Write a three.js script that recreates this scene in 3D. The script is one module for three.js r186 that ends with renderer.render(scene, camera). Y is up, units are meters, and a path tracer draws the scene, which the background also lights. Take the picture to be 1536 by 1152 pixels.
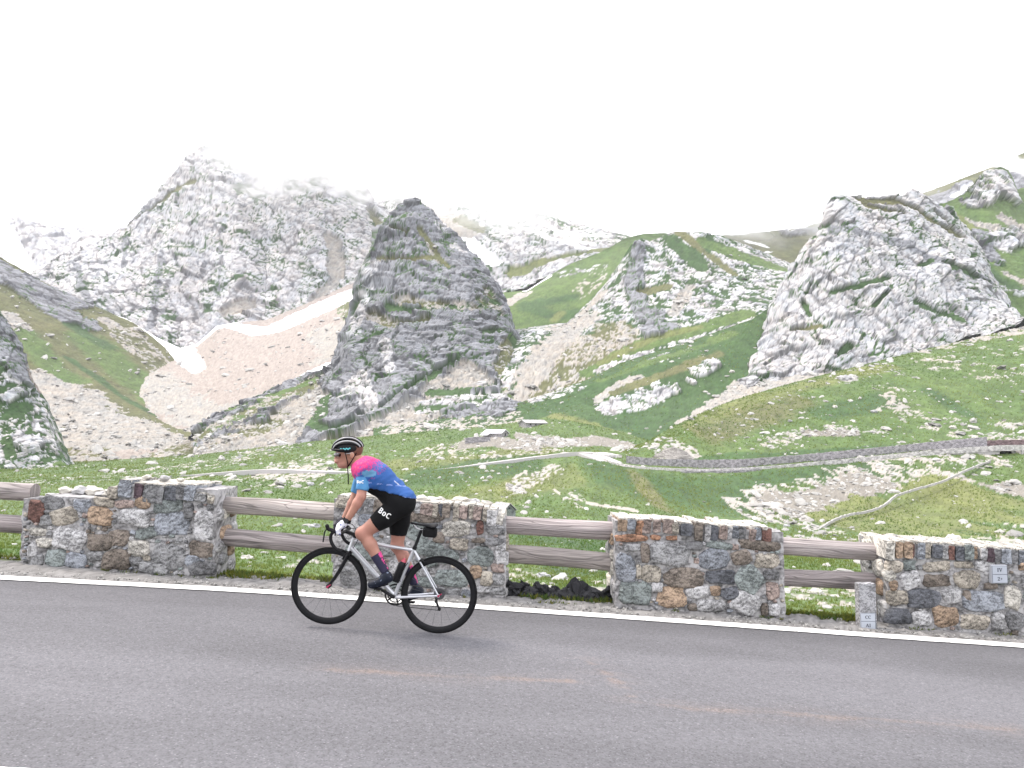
import * as THREE from 'three';
import { ImprovedNoise } from 'three/addons/math/ImprovedNoise.js';
import { MarchingCubes } from 'three/addons/objects/MarchingCubes.js';
import { mergeGeometries, mergeVertices } from 'three/addons/utils/BufferGeometryUtils.js';
import { FontLoader } from 'three/addons/loaders/FontLoader.js';
import { TextGeometry } from 'three/addons/geometries/TextGeometry.js';
import { RoundedBoxGeometry } from 'three/addons/geometries/RoundedBoxGeometry.js';

// ---------------------------------------------------------------- camera, sky, sun, exposure
const scene = new THREE.Scene();
const EYE = 1.76, FOCAL = 1150, PITCH = Math.atan(84 / 1150);
const camera = new THREE.PerspectiveCamera(2 * Math.atan(576 / FOCAL) * 180 / Math.PI, 4 / 3, 0.1, 9000);
camera.position.set(0, EYE, 0);
camera.rotation.x = PITCH;
const renderer = new THREE.WebGLRenderer({ antialias: true });
renderer.toneMapping = THREE.LinearToneMapping;
renderer.toneMappingExposure = 2.5;
renderer.shadowMap.enabled = true;
{
  const W = 64, H = 32, data = new Float32Array(W * H * 4);
  for (let i = 0; i < W * H; i++) data.set([0.98, 0.98, 1.035, 1], i * 4);   // an even, closed cloud cover
  const sky = new THREE.DataTexture(data, W, H, THREE.RGBAFormat, THREE.FloatType);
  sky.mapping = THREE.EquirectangularReflectionMapping; sky.magFilter = THREE.LinearFilter; sky.needsUpdate = true;
  scene.background = sky; scene.environment = sky;
}
const sun = new THREE.DirectionalLight(0xfff4e6, 1.5);
sun.position.set(-62, 100, -26); sun.target.position.set(0, 0, -10);
sun.castShadow = true; sun.shadow.radius = 26; sun.shadow.mapSize.set(2048, 2048);
Object.assign(sun.shadow.camera, { left: -40, right: 40, top: 40, bottom: -40, near: 1, far: 300 });
scene.add(sun, sun.target);
scene.fog = new THREE.FogExp2(0xf4f6ff, 0.00014);

// ---------------------------------------------------------------- helpers
const seeded = (a) => () => { a |= 0; a = a + 0x6D2B79F5 | 0; let t = Math.imul(a ^ a >>> 15, 1 | a); t = t + Math.imul(t ^ t >>> 7, 61 | t) ^ t; return ((t ^ t >>> 14) >>> 0) / 4294967296; };
const perlin = new ImprovedNoise();
const noise = (x, y, z) => perlin.noise(x + 311.7, y + 127.3, z + 219.1);
const fbm = (x, y, z, n = 4) => { let s = 0, a = 0.5; for (let i = 0; i < n; i++) { s += a * noise(x, y, z); x *= 2.03; y *= 2.03; z *= 2.03; a *= 0.5; } return s; };
const ridged = (x, y, z, n = 4) => { let s = 0, a = 0.5; for (let i = 0; i < n; i++) { s += a * (1 - 2 * Math.abs(noise(x, y, z))); x *= 2.07; y *= 2.07; z *= 2.07; a *= 0.5; } return s; };
const clamp = THREE.MathUtils.clamp, lerp = THREE.MathUtils.lerp;
const smooth = (a, b, x) => { const t = clamp((x - a) / (b - a), 0, 1); return t * t * (3 - 2 * t); };
const hash2 = (i, j, k) => { let h = Math.imul(i, 374761393) + Math.imul(j, 668265263) + Math.imul(k, 2147483647) | 0; h = Math.imul(h ^ h >>> 13, 1274126177); return ((h ^ h >>> 16) >>> 0) / 4294967296; };
// distance to the nearest cell border of a jittered grid: the joints between blocks of rock
function joints(x, y, z) {
  const X = Math.floor(x), Y = Math.floor(y), Z = Math.floor(z); let a = 9, b = 9, id = 0, tilt = 0;
  for (let i = -1; i < 2; i++) for (let j = -1; j < 2; j++) for (let k = -1; k < 2; k++) {
    const h = hash2(X + i, Y + j, Z + k), g = hash2(X + i + 57, Y + j, Z + k), q = hash2(X + i, Y + j + 91, Z + k);
    const dx = X + i + h - x, dy = Y + j + g - y, dz = Z + k + q - z, d = dx * dx + dy * dy + dz * dz;
    if (d < a) { b = a; a = d; id = h; tilt = dx * (g - .5) * 2 + dy * (q - .5) * 2 + dz * (h - .5) * 2; } else if (d < b) b = d;
  }
  return [Math.sqrt(b) - Math.sqrt(a), id, tilt];
}
const GRADE = 0.07;                                                  // the road climbs to the left
const roadY = (x) => -GRADE * x;
// a place in front of the viewpoint: bearing and height read off the photograph, and a distance in metres
const cosP = Math.cos(PITCH), sinP = Math.sin(PITCH);
function at(px, py, d) {
  const u = (px - 768) / FOCAL, v = (py - 576) / FOCAL, k = d / (cosP + v * sinP);
  return new THREE.Vector3(u * k, EYE + (sinP - v * cosP) * k, -d);
}
const used = {};
function numbered(name) { const n = used[name] = (used[name] ?? -1) + 1; return n ? `${name}_${String(n).padStart(3, '0')}` : name; }
function tag(o, label, category, group, kind) {
  o.userData.label = label; o.userData.category = category;
  if (group) o.userData.group = group;
  if (kind) o.userData.kind = kind;
  return o;
}
function mesh(name, geometry, material, parent) {
  const m = new THREE.Mesh(geometry, material);
  m.name = parent ? name : numbered(name); m.castShadow = m.receiveShadow = true;
  (parent ?? scene).add(m);
  return m;
}
function thing(name, label, category, group, position) {
  const o = new THREE.Group(); o.name = numbered(name);
  if (position) o.position.copy(position);
  scene.add(o);
  return tag(o, label, category, group);
}
const lin = (r, g, b) => new THREE.Color().setRGB(r, g, b);
const mat = (color, roughness = 0.85, extra = {}) => new THREE.MeshStandardMaterial({ color, roughness, ...extra });

// ---------------------------------------------------------------- terrain: sheets through surveyed contour lines
const GROUND = {                                                     // base colours, linear
  g: [.068, .116, .030], G: [.036, .078, .022], y: [.108, .134, .042], k: [.095, .105, .042],
  r: [.440, .436, .445], R: [.225, .232, .250], s: [.305, .288, .262], p: [.300, .260, .232], w: [.86, .87, .90], d: [.36, .33, .29], b: [.20, .185, .16],
};
const RELIEF = { g: .25, G: .3, y: .25, k: .25, r: 1, R: 1, s: .28, p: .25, w: .08, d: .05, b: .3 };
function along(line, px) {
  const n = line.length;
  if (px <= line[0][0]) return [line[0][1], line[0][2]];
  for (let i = 1; i < n; i++) if (px <= line[i][0]) {
    const a = line[i - 1], b = line[i], t = (px - a[0]) / (b[0] - a[0]);
    return [lerp(a[1], b[1], t), lerp(a[2], b[2], t)];
  }
  return [line[n - 1][1], line[n - 1][2]];
}
const sheets = {}, TURF = 'gGyk';
const cat = (p0, p1, p2, p3, t) => 0.5 * (2 * p1 + (p2 - p0) * t + (2 * p0 - 5 * p1 + 4 * p2 - p3) * t * t + (3 * p1 - p0 - 3 * p2 + p3) * t * t * t);
function profile(lines, px, v) {                                     // v from 0 (foot) to 1 (crest)
  const n = lines.length - 1, f = clamp(v, 0, 1) * n, i = Math.min(n - 1, Math.floor(f)), t = f - i;
  const P = (k) => along(lines[clamp(k, 0, n)], px), a = P(i), b = P(i + 1);
  if (n < 2) return [lerp(a[0], b[0], t), lerp(a[1], b[1], t)];
  const z = P(i - 1), c = P(i + 2);
  return [cat(z[0], a[0], b[0], c[0], t), cat(z[1], a[1], b[1], c[1], t)];
}
function onSheet(s, px, py) {                                        // the point of a sheet at that bearing and height
  let lo = 0, hi = 1;
  for (let i = 0; i < 22; i++) { const m = (lo + hi) / 2; if (profile(s.lines, px, m)[0] > py) lo = m; else hi = m; }
  const [y, d] = profile(s.lines, px, lo);
  return at(px, y, d);
}
function distanceTo(p, pts, best, zs) {
  let m = best;
  for (let i = 0; i < pts.length; i++) {
    const a = pts[i], b = pts[i + 1] ?? a, ex = b.x - a.x, ey = b.y - a.y, ez = (b.z - a.z) * zs, l = ex * ex + ey * ey + ez * ez;
    const t = l ? clamp(((p.x - a.x) * ex + (p.y - a.y) * ey + (p.z - a.z) * zs * ez) / l, 0, 1) : 0;
    const dx = p.x - a.x - ex * t, dy = p.y - a.y - ey * t, dz = (p.z - a.z) * zs - ez * t, w = a.w + ((b.w ?? a.w) - a.w) * t;
    const d = Math.sqrt(dx * dx + dy * dy + dz * dz) / w;
    if (d < m) m = d;
  }
  return m;
}
const terrainMaterial = new THREE.MeshStandardMaterial({ color: 0xffffff, roughness: 0.95, vertexColors: true });
function sheet(name, label, category, o) {
  const s = { ...o }; sheets[o.key] = s;
  const px0 = o.span[0], px1 = o.span[1], step = o.step ?? 1.7, nu = Math.ceil((px1 - px0) / step);
  let tall = 0;
  for (let i = 0; i <= 20; i++) { const px = lerp(px0, px1, i / 20); let l = 0, q = profile(o.lines, px, 0)[0]; for (let k = 1; k <= 24; k++) { const y = profile(o.lines, px, k / 24)[0]; l += Math.abs(y - q); q = y; } tall = Math.max(tall, l); }
  const nf = Math.max(8, Math.ceil(tall / (o.stepY ?? step))), nb = 14, nv = nf + nb;
  const P = new Float32Array((nu + 1) * (nv + 1) * 3), C = new Float32Array(P.length), U = new Float32Array((nu + 1) * (nv + 1) * 2);
  const feats = (o.paint ?? []).map(([type, w, ...pts]) => {
    const q = pts.map(([px, py, ww]) => { const p = onSheet(s, px, py); p.w = (ww ?? w) * -p.z / FOCAL; return p; });
    const box = new THREE.Box3().setFromPoints(q).expandByScalar(Math.max(...q.map((p) => p.w)) * 1.8);
    const deep = Math.max(...q.map((p) => p.w)) * 1.8 / (o.depthScale ?? 1); box.min.z -= deep; box.max.z += deep; box.min.y -= deep * .5; box.max.y += deep * .5;
    return { type, q, box };
  });
  s.kinds = new Uint8Array((nu + 1) * (nv + 1));
  const p = new THREE.Vector3(), q = new THREE.Vector3(), e1 = new THREE.Vector3(), e2 = new THREE.Vector3(), n = new THREE.Vector3();
  const place = (i, j, out) => {
    const px = lerp(px0, px1, i / nu);
    if (j <= nf) { const [y, d] = profile(o.lines, px, j / nf); return out.copy(at(px, y, d)); }
    const [y, d] = profile(o.lines, px, 1), t = (j - nf) / nb, low = at(px, ...profile(o.lines, px, 0));
    out.copy(at(px, y, d));
    const high = Math.max(6, out.y - low.y), run = o.back ?? high * 1.1;
    out.x *= 1 + t * run / -out.z; out.y -= Math.pow(t, 1.7) * high * 1.05; out.z -= t * run;
    return out;
  };
  const zs = o.depthScale ?? 1, zn = Math.sqrt(zs), f = o.frequency, A = o.relief, grain = o.grain ?? 1;
  for (let j = 0; j <= nv; j++) for (let i = 0; i <= nu; i++) {
    const k = j * (nu + 1) + i;
    place(i, j, p);
    place(Math.min(i + 1, nu), j, q); if (i === nu) { place(i - 1, j, e1); e1.subVectors(p, e1); } else e1.subVectors(q, p);
    place(i, Math.min(j + 1, nv), q); if (j === nv) { place(i, j - 1, e2); e2.subVectors(p, e2); } else e2.subVectors(q, p);
    n.crossVectors(e1, e2).normalize(); if (n.z < 0 && j <= nf) n.negate(); if (n.lengthSq() < .5) n.set(0, 1, 0);
    // what lies on the ground here
    const wx = p.x * f, wy = p.y * f, wz = p.z * f * zn;
    const w1 = fbm(wx * 1.3, wy * 1.3, wz * 1.3, 4), w2 = fbm(wx * 5 + 40, wy * 5, wz * 5, 3), w3 = noise(wx * 17, wy * 17 + 9, wz * 17);
    let type = o.base, tint = TURF.includes(o.base) ? [...GROUND[o.base]] : null;
    for (const a of feats) if (a.box.containsPoint(p)) {
      const dist = distanceTo(p, a.q, 9, zs) - (w1 * 1.1 + w2 * .9 + w3 * .2) * (a.type === 'w' ? .25 : a.type === 'd' ? .3 : .75);
      if (TURF.includes(a.type) && TURF.includes(type)) {                        // turf runs into turf
        const k = smooth(1.35, .55, dist + w3 * .3), c = GROUND[a.type];
        for (let q = 0; q < 3; q++) tint[q] += (c[q] - tint[q]) * k;
      } else if (dist < 1) { type = a.type; if (TURF.includes(type)) tint = [...GROUND[type]]; }
    }
    const mixed = type === 'm';
    if (type === 'm') type = w2 * 1.2 + w1 * .5 + w3 * .4 + (o.mixed ?? 0) > 0.02 ? 'r' : 'G';      // rock showing through turf
    else if (type === 'n') type = w2 * 1.2 + w1 * .5 + w3 * .55 > 0.2 ? 's' : (w1 > 0 ? 'g' : 'k');     // stones strewn in turf
    else if (type === 'v') type = w2 + w1 * .6 + w3 * .6 > 0.02 ? 's' : 'k';                              // scree with tufts
    else if ((type === 'r' || type === 'R') && (o.tufts ?? .0) && w2 * .9 + w3 * .35 + w1 * .5 > .52 - (o.tufts ?? 0)) type = 'G';
    s.kinds[k] = type.charCodeAt(0);
    // relief
    let rock = RELIEF[type] * A * (mixed ? .3 : 1), h = 0, crack = 0, id = .5;
    if (type === 'r' || type === 'R') {
      const tx = o.bed ? o.bed[0] : 0, ty = o.bed ? o.bed[1] : 1, sb = o.bedScale ?? 1;
      const u = (wx * ty - wy * tx), w = (wx * tx + wy * ty) * sb, warp = w1 * .8;
      const [c1, i1, t1] = joints(u * 1.7 + warp, w * 2.1 + warp, wz * 1.7), [c2, i2, t2] = joints(u * 4.8 + w2 * .6, w * 6.4 + w2 * .9, wz * 4.8), [c3, i3] = joints(u * 12 + w2 * .8, w * 15 + w2, wz * 12);
      const st = o.strata ?? 1, bed = noise(u * 2.0, w * 14 + w1 * 2, wz * 2.0), bed2 = noise(u * 4, w * 31 + w1 * 4, wz * 4);
      crack = Math.max(0, 1 - c1 / .07) + Math.max(0, 1 - c2 / .11) * .8 + Math.max(0, 1 - c3 / .12) * .25 + smooth(.2, .36, bed) * .5 * st + smooth(.25, .4, bed2) * .2 * st; id = i2 * .5 + i1 * .35 + i3 * .15;
      h = ridged(wx * .5, wy * .5, wz * .5, 3) * 1.0 + t1 * .5 + t2 * .19 - Math.min(1, crack) * .12 + (bed * .14 + bed2 * .05) * st + noise(u * 18, w * 20, wz * 18) * .03 * grain;
    } else if (type === 's' || type === 'p' || type === 'b') h = w1 * 1.3 + w2 + w3 * .7 + noise(wx * 41, wy * 41, wz * 41) * .9 * grain;
    else h = w1 * 1.6 + w2 * .8 + (noise(wx * 30, wy * 30, wz * 30) * .25 + w3 * .25) * grain;
    const fade = o.edgeFade ? smooth(0, .12, i / nu) * smooth(0, .12, 1 - i / nu) : 1;
    const near = o.calm ? smooth(o.calm[0], o.calm[1], -p.z) : 1;
    p.addScaledVector(n, h * rock * fade * near);
    P.set([p.x, p.y, p.z], k * 3); U.set([p.x, p.z], k * 2);
    let c = TURF.includes(type) && tint ? tint : GROUND[type]; const fine = noise(wx * 60, wy * 60, wz * 60 + 7), mid = noise(wx * 9 + 3, wy * 9, wz * 9);
    const turf = TURF.includes(type);
    let b = 1 + (turf ? .42 : .30) * fine + (turf ? .5 : .22) * w2 + (turf ? .25 : .2) * w3 + .14 * mid;
    if (type === 'r' || type === 'R') b *= (.76 + .48 * id) * (1 - .72 * Math.min(1, crack));
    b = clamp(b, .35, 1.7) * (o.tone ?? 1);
    if (crack > .55 && o.tufts && noise(wx * 2.1 + 5, wy * 2.1, wz * 2.1) + w3 * .35 > .1) { c = GROUND.G; b = (1 + .4 * fine) * 1.1; }     // turf rooted in the joints
    const yel = turf ? clamp(.5 + w1 * 1.9 + mid * .35, 0, 1) : 0, warm = (type === 'r' || type === 's') ? mid * .07 + w1 * .08 : 0;
    C.set([c[0] * b * (1 + .22 * yel + warm), c[1] * b * (1 + .10 * yel), c[2] * b * (1 + .15 * yel - warm)], k * 3);
  }
  const index = new Uint32Array(nu * nv * 6);
  let t = 0;
  for (let j = 0; j < nv; j++) for (let i = 0; i < nu; i++) {
    const a = j * (nu + 1) + i, b = a + 1, c = a + nu + 1, d = c + 1;
    index[t++] = a; index[t++] = b; index[t++] = d; index[t++] = a; index[t++] = d; index[t++] = c;
  }
  const geo = new THREE.BufferGeometry();
  geo.setAttribute('position', new THREE.BufferAttribute(P, 3)); geo.setAttribute('color', new THREE.BufferAttribute(C, 3)); geo.setAttribute('uv', new THREE.BufferAttribute(U, 2));
  geo.setIndex(new THREE.BufferAttribute(index, 1)); geo.computeVertexNormals();
  s.nu = nu; s.nf = nf; s.P = P; s.N = geo.attributes.normal.array; s.px0 = px0; s.px1 = px1;
  const m = mesh(name, geo, terrainMaterial);
  tag(m, label, category, null, 'structure');
  return m;
}
// ---------------------------------------------------------------- mountains, far to near
sheet('mountain', 'pale distant mountain flank with narrow snow gullies, fading into cloud', 'mountain', {
  key: 'farleft', depthScale: 0.5, span: [-300, 300], base: 'r', relief: 14, frequency: .010, step: 2.2, bed: [.6, .8], lines: [
    [[-300, 500, 1150], [300, 500, 1100]], [[-300, 420, 1350], [300, 430, 1300]],
    [[-300, 300, 1600], [0, 332, 1560], [40, 328, 1560], [90, 345, 1560], [130, 340, 1560], [170, 352, 1560], [200, 345, 1560], [300, 350, 1500]]],
  paint: [['w', 13, [2, 330, 8], [12, 360], [26, 390], [50, 415, 10]], ['w', 6, [-60, 380], [-20, 420]], ['w', 3, [108, 335], [120, 355]], ['w', 3, [163, 340], [172, 357]], ['w', 4, [60, 365], [72, 378]], ['w', 6, [-200, 340], [-160, 400]]],
});
sheet('mountain', 'broad pale grey limestone massif with its summit in cloud', 'mountain', {
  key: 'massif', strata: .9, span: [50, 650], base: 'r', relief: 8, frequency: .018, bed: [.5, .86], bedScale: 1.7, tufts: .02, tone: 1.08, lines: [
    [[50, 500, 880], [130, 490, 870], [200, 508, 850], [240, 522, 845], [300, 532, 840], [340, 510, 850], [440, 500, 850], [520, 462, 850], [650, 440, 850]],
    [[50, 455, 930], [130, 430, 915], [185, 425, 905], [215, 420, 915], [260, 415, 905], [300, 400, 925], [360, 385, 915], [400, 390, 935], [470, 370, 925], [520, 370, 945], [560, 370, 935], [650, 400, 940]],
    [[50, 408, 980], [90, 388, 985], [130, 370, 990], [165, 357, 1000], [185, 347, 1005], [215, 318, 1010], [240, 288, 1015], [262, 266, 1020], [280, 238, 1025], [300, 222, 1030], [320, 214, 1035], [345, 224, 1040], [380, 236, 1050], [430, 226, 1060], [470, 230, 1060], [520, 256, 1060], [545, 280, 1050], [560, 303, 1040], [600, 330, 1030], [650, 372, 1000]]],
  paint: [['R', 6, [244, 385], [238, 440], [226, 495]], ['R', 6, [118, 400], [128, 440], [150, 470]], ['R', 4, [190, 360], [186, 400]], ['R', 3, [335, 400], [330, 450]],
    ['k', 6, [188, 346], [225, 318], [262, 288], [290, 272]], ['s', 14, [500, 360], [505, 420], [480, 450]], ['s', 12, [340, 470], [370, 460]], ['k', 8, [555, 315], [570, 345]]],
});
sheet('mountain', 'hazy back ridge with long diagonal snowfields', 'mountain', {
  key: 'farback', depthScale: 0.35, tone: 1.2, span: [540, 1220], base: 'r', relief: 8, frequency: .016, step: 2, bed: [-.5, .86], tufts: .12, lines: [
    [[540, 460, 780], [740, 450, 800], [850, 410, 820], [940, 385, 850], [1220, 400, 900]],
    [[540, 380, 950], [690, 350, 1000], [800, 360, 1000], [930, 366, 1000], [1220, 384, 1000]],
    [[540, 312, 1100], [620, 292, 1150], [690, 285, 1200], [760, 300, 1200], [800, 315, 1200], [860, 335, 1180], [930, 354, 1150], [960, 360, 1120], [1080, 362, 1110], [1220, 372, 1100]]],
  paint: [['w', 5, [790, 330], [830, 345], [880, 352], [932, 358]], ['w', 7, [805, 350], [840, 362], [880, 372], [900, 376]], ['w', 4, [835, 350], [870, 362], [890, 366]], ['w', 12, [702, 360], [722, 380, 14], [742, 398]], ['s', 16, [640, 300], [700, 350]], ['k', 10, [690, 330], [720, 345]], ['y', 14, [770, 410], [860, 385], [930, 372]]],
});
sheet('mountain', 'dark far mountain with snow patches under the cloud', 'mountain', {
  key: 'farright', depthScale: 0.22, span: [980, 1850], base: 'k', relief: 7, frequency: .014, step: 2.2, lines: [
    [[980, 470, 660], [1240, 450, 660], [1850, 440, 660]], [[980, 400, 800], [1240, 390, 800], [1400, 350, 800], [1850, 300, 820]],
    [[980, 366, 900], [1090, 352, 900], [1180, 345, 950], [1240, 332, 970], [1340, 305, 1000], [1440, 270, 1000], [1536, 230, 1000], [1850, 120, 1000]]],
  paint: [['R', 10, [1180, 352], [1240, 345]], ['R', 22, [1420, 300], [1536, 260]], ['w', 3, [1095, 350], [1118, 350]], ['w', 4, [1120, 362], [1140, 367], [1150, 370]], ['w', 6, [1153, 379], [1161, 381]], ['w', 3, [1183, 350], [1208, 338]], ['w', 3, [1130, 397], [1165, 397]], ['w', 3, [1430, 295], [1470, 274]], ['G', 16, [1060, 375], [1110, 400], [1180, 420]], ['k', 10, [1130, 385], [1200, 380]]],
});
sheet('hillside', 'green high meadow above the boulder gully', 'hillside', {
  key: 'midvalley', depthScale: 0.3, span: [640, 1160], base: 'g', relief: 3.5, frequency: .022, lines: [
    [[640, 520, 540], [780, 505, 560], [850, 500, 570], [960, 470, 590], [1160, 440, 640]],
    [[640, 470, 620], [780, 455, 640], [860, 440, 650], [960, 400, 680], [1160, 400, 720]],
    [[640, 452, 680], [740, 440, 700], [790, 436, 712], [830, 410, 730], [860, 394, 740], [900, 379, 760], [940, 357, 780], [965, 351, 790], [1000, 350, 800], [1160, 382, 800]]],
  paint: [['n', 12, [870, 440], [900, 410]], ['m', 10, [840, 412], [900, 400]], ['G', 13, [790, 460], [830, 475], [860, 470]], ['G', 10, [810, 455], [860, 445]], ['w', 4, [787, 436], [806, 424], [824, 414]], ['s', 9, [760, 455], [790, 440]], ['y', 7, [830, 480], [842, 470]]],
});
sheet('hill', 'rocky hill with pale outcrops and scree between two crags', 'hill', {
  key: 'midhill', depthScale: 0.5, span: [690, 1290], base: 'm', relief: 5, frequency: .034, mixed: .14, tufts: .1, lines: [
    [[690, 660, 340], [800, 635, 350], [900, 600, 370], [1000, 560, 395], [1130, 520, 410], [1290, 480, 430]],
    [[690, 560, 420], [780, 545, 425], [860, 530, 430], [950, 500, 445], [1040, 490, 445], [1130, 470, 450], [1290, 450, 460]],
    [[690, 520, 480], [780, 500, 480], [860, 490, 490], [920, 450, 500], [1000, 420, 510], [1130, 420, 520], [1290, 420, 520]],
    [[690, 510, 520], [780, 496, 540], [850, 488, 545], [880, 458, 545], [905, 432, 545], [930, 394, 545], [948, 366, 545], [962, 357, 548], [975, 362, 552], [990, 356, 560], [1010, 347, 570], [1050, 348, 575], [1080, 353, 580], [1120, 368, 590], [1170, 390, 600], [1200, 402, 600], [1290, 410, 600]]],
  paint: [['s', 30, [870, 480], [830, 520], [800, 580], [780, 620]], ['v', 40, [920, 500], [880, 540], [830, 600]], ['s', 10, [905, 440], [870, 475], [800, 490]], ['G', 14, [1010, 362], [1050, 400], [1040, 380]], ['g', 16, [1060, 365], [1110, 385], [1180, 405]], ['R', 13, [958, 370], [950, 420], [965, 480]], ['R', 14, [985, 470], [975, 500], [1010, 495]], ['s', 9, [1035, 430], [1010, 470]], ['m', 36, [1080, 430], [1130, 440], [1080, 480]], ['k', 8, [1020, 350], [1060, 380], [1100, 410]],
    ['g', 12, [880, 560], [960, 520], [1060, 490], [1120, 470]], ['y', 6, [900, 545], [980, 508], [1050, 490]], ['m', 14, [905, 560], [960, 540]], ['k', 9, [965, 440], [1000, 430]]],
});
sheet('mountain', 'green and rocky shoulder rising behind the pale crag', 'mountain', {
  key: 'shoulder', depthScale: 0.5, span: [1370, 1850], base: 'g', relief: 6, frequency: .026, mixed: .02, tufts: .16, lines: [
    [[1370, 440, 425], [1450, 460, 420], [1530, 520, 390], [1850, 470, 380]],
    [[1370, 370, 470], [1450, 370, 480], [1530, 380, 480], [1850, 330, 500]],
    [[1370, 318, 520], [1420, 304, 530], [1445, 292, 540], [1468, 268, 560], [1485, 256, 565], [1500, 251, 570], [1514, 256, 575], [1526, 284, 580], [1560, 275, 600], [1850, 150, 660]]],
  paint: [['r', 20, [1480, 290], [1500, 268], [1508, 290]], ['r', 14, [1455, 305], [1475, 300]], ['s', 10, [1450, 330], [1500, 345]], ['s', 14, [1510, 330], [1560, 350]], ['r', 22, [1500, 365], [1536, 355], [1560, 365]], ['R', 14, [1470, 360], [1490, 390]], ['s', 7, [1510, 410], [1540, 425]], ['m', 16, [1480, 420], [1540, 440]], ['y', 10, [1430, 320], [1470, 350]], ['G', 12, [1475, 400], [1520, 430]]],
});
sheet('crag', 'pale grey blocky limestone crag with a flat top and green ledges', 'crag', {
  key: 'cragright', strata: .35, span: [1104, 1530], base: 'r', relief: 3.8, frequency: .042, bed: [-.42, .9], bedScale: 1.25, tufts: .08, tone: .96, step: 1.5, lines: [
    [[1104, 600, 338], [1160, 592, 340], [1250, 572, 345], [1350, 540, 355], [1450, 512, 365], [1530, 492, 375]],
    [[1104, 588, 342], [1150, 545, 360], [1200, 500, 368], [1260, 450, 375], [1340, 430, 385], [1420, 420, 395], [1480, 455, 395], [1530, 486, 380]],
    [[1104, 582, 345], [1128, 550, 368], [1145, 505, 383], [1160, 465, 393], [1180, 425, 400], [1200, 398, 405], [1230, 360, 405], [1260, 345, 408], [1330, 350, 410], [1400, 360, 415], [1450, 380, 420], [1490, 430, 420], [1530, 484, 384]],
    [[1104, 578, 348], [1128, 545, 370], [1145, 500, 385], [1160, 460, 395], [1180, 420, 405], [1195, 399, 410], [1215, 366, 418], [1235, 338, 422], [1248, 304, 425], [1262, 296, 425], [1300, 297, 430], [1340, 296, 432], [1352, 296, 433], [1365, 290, 435], [1385, 299, 435], [1420, 318, 440], [1450, 348, 440], [1470, 374, 440], [1488, 418, 435], [1500, 450, 420], [1530, 482, 388]]],
  paint: [['R', 9, [1250, 345], [1300, 355], [1360, 372], [1420, 400]], ['R', 7, [1390, 395], [1440, 410], [1480, 425]], ['k', 7, [1290, 303], [1340, 303], [1390, 330], [1430, 355]], ['k', 6, [1300, 312], [1350, 322]], ['k', 6, [1400, 320], [1440, 360]], ['G', 7, [1415, 398], [1450, 410], [1480, 430]], ['G', 8, [1375, 455], [1410, 470], [1440, 478]], ['G', 5, [1250, 440], [1290, 430], [1330, 418]], ['G', 6, [1255, 535], [1275, 520]], ['G', 4, [1205, 455], [1215, 475]], ['G', 5, [1395, 392], [1380, 400]], ['G', 4, [1310, 460], [1330, 440]], ['k', 4, [1190, 500], [1230, 490]], ['G', 3, [1220, 425], [1210, 445]]],
});
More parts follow.
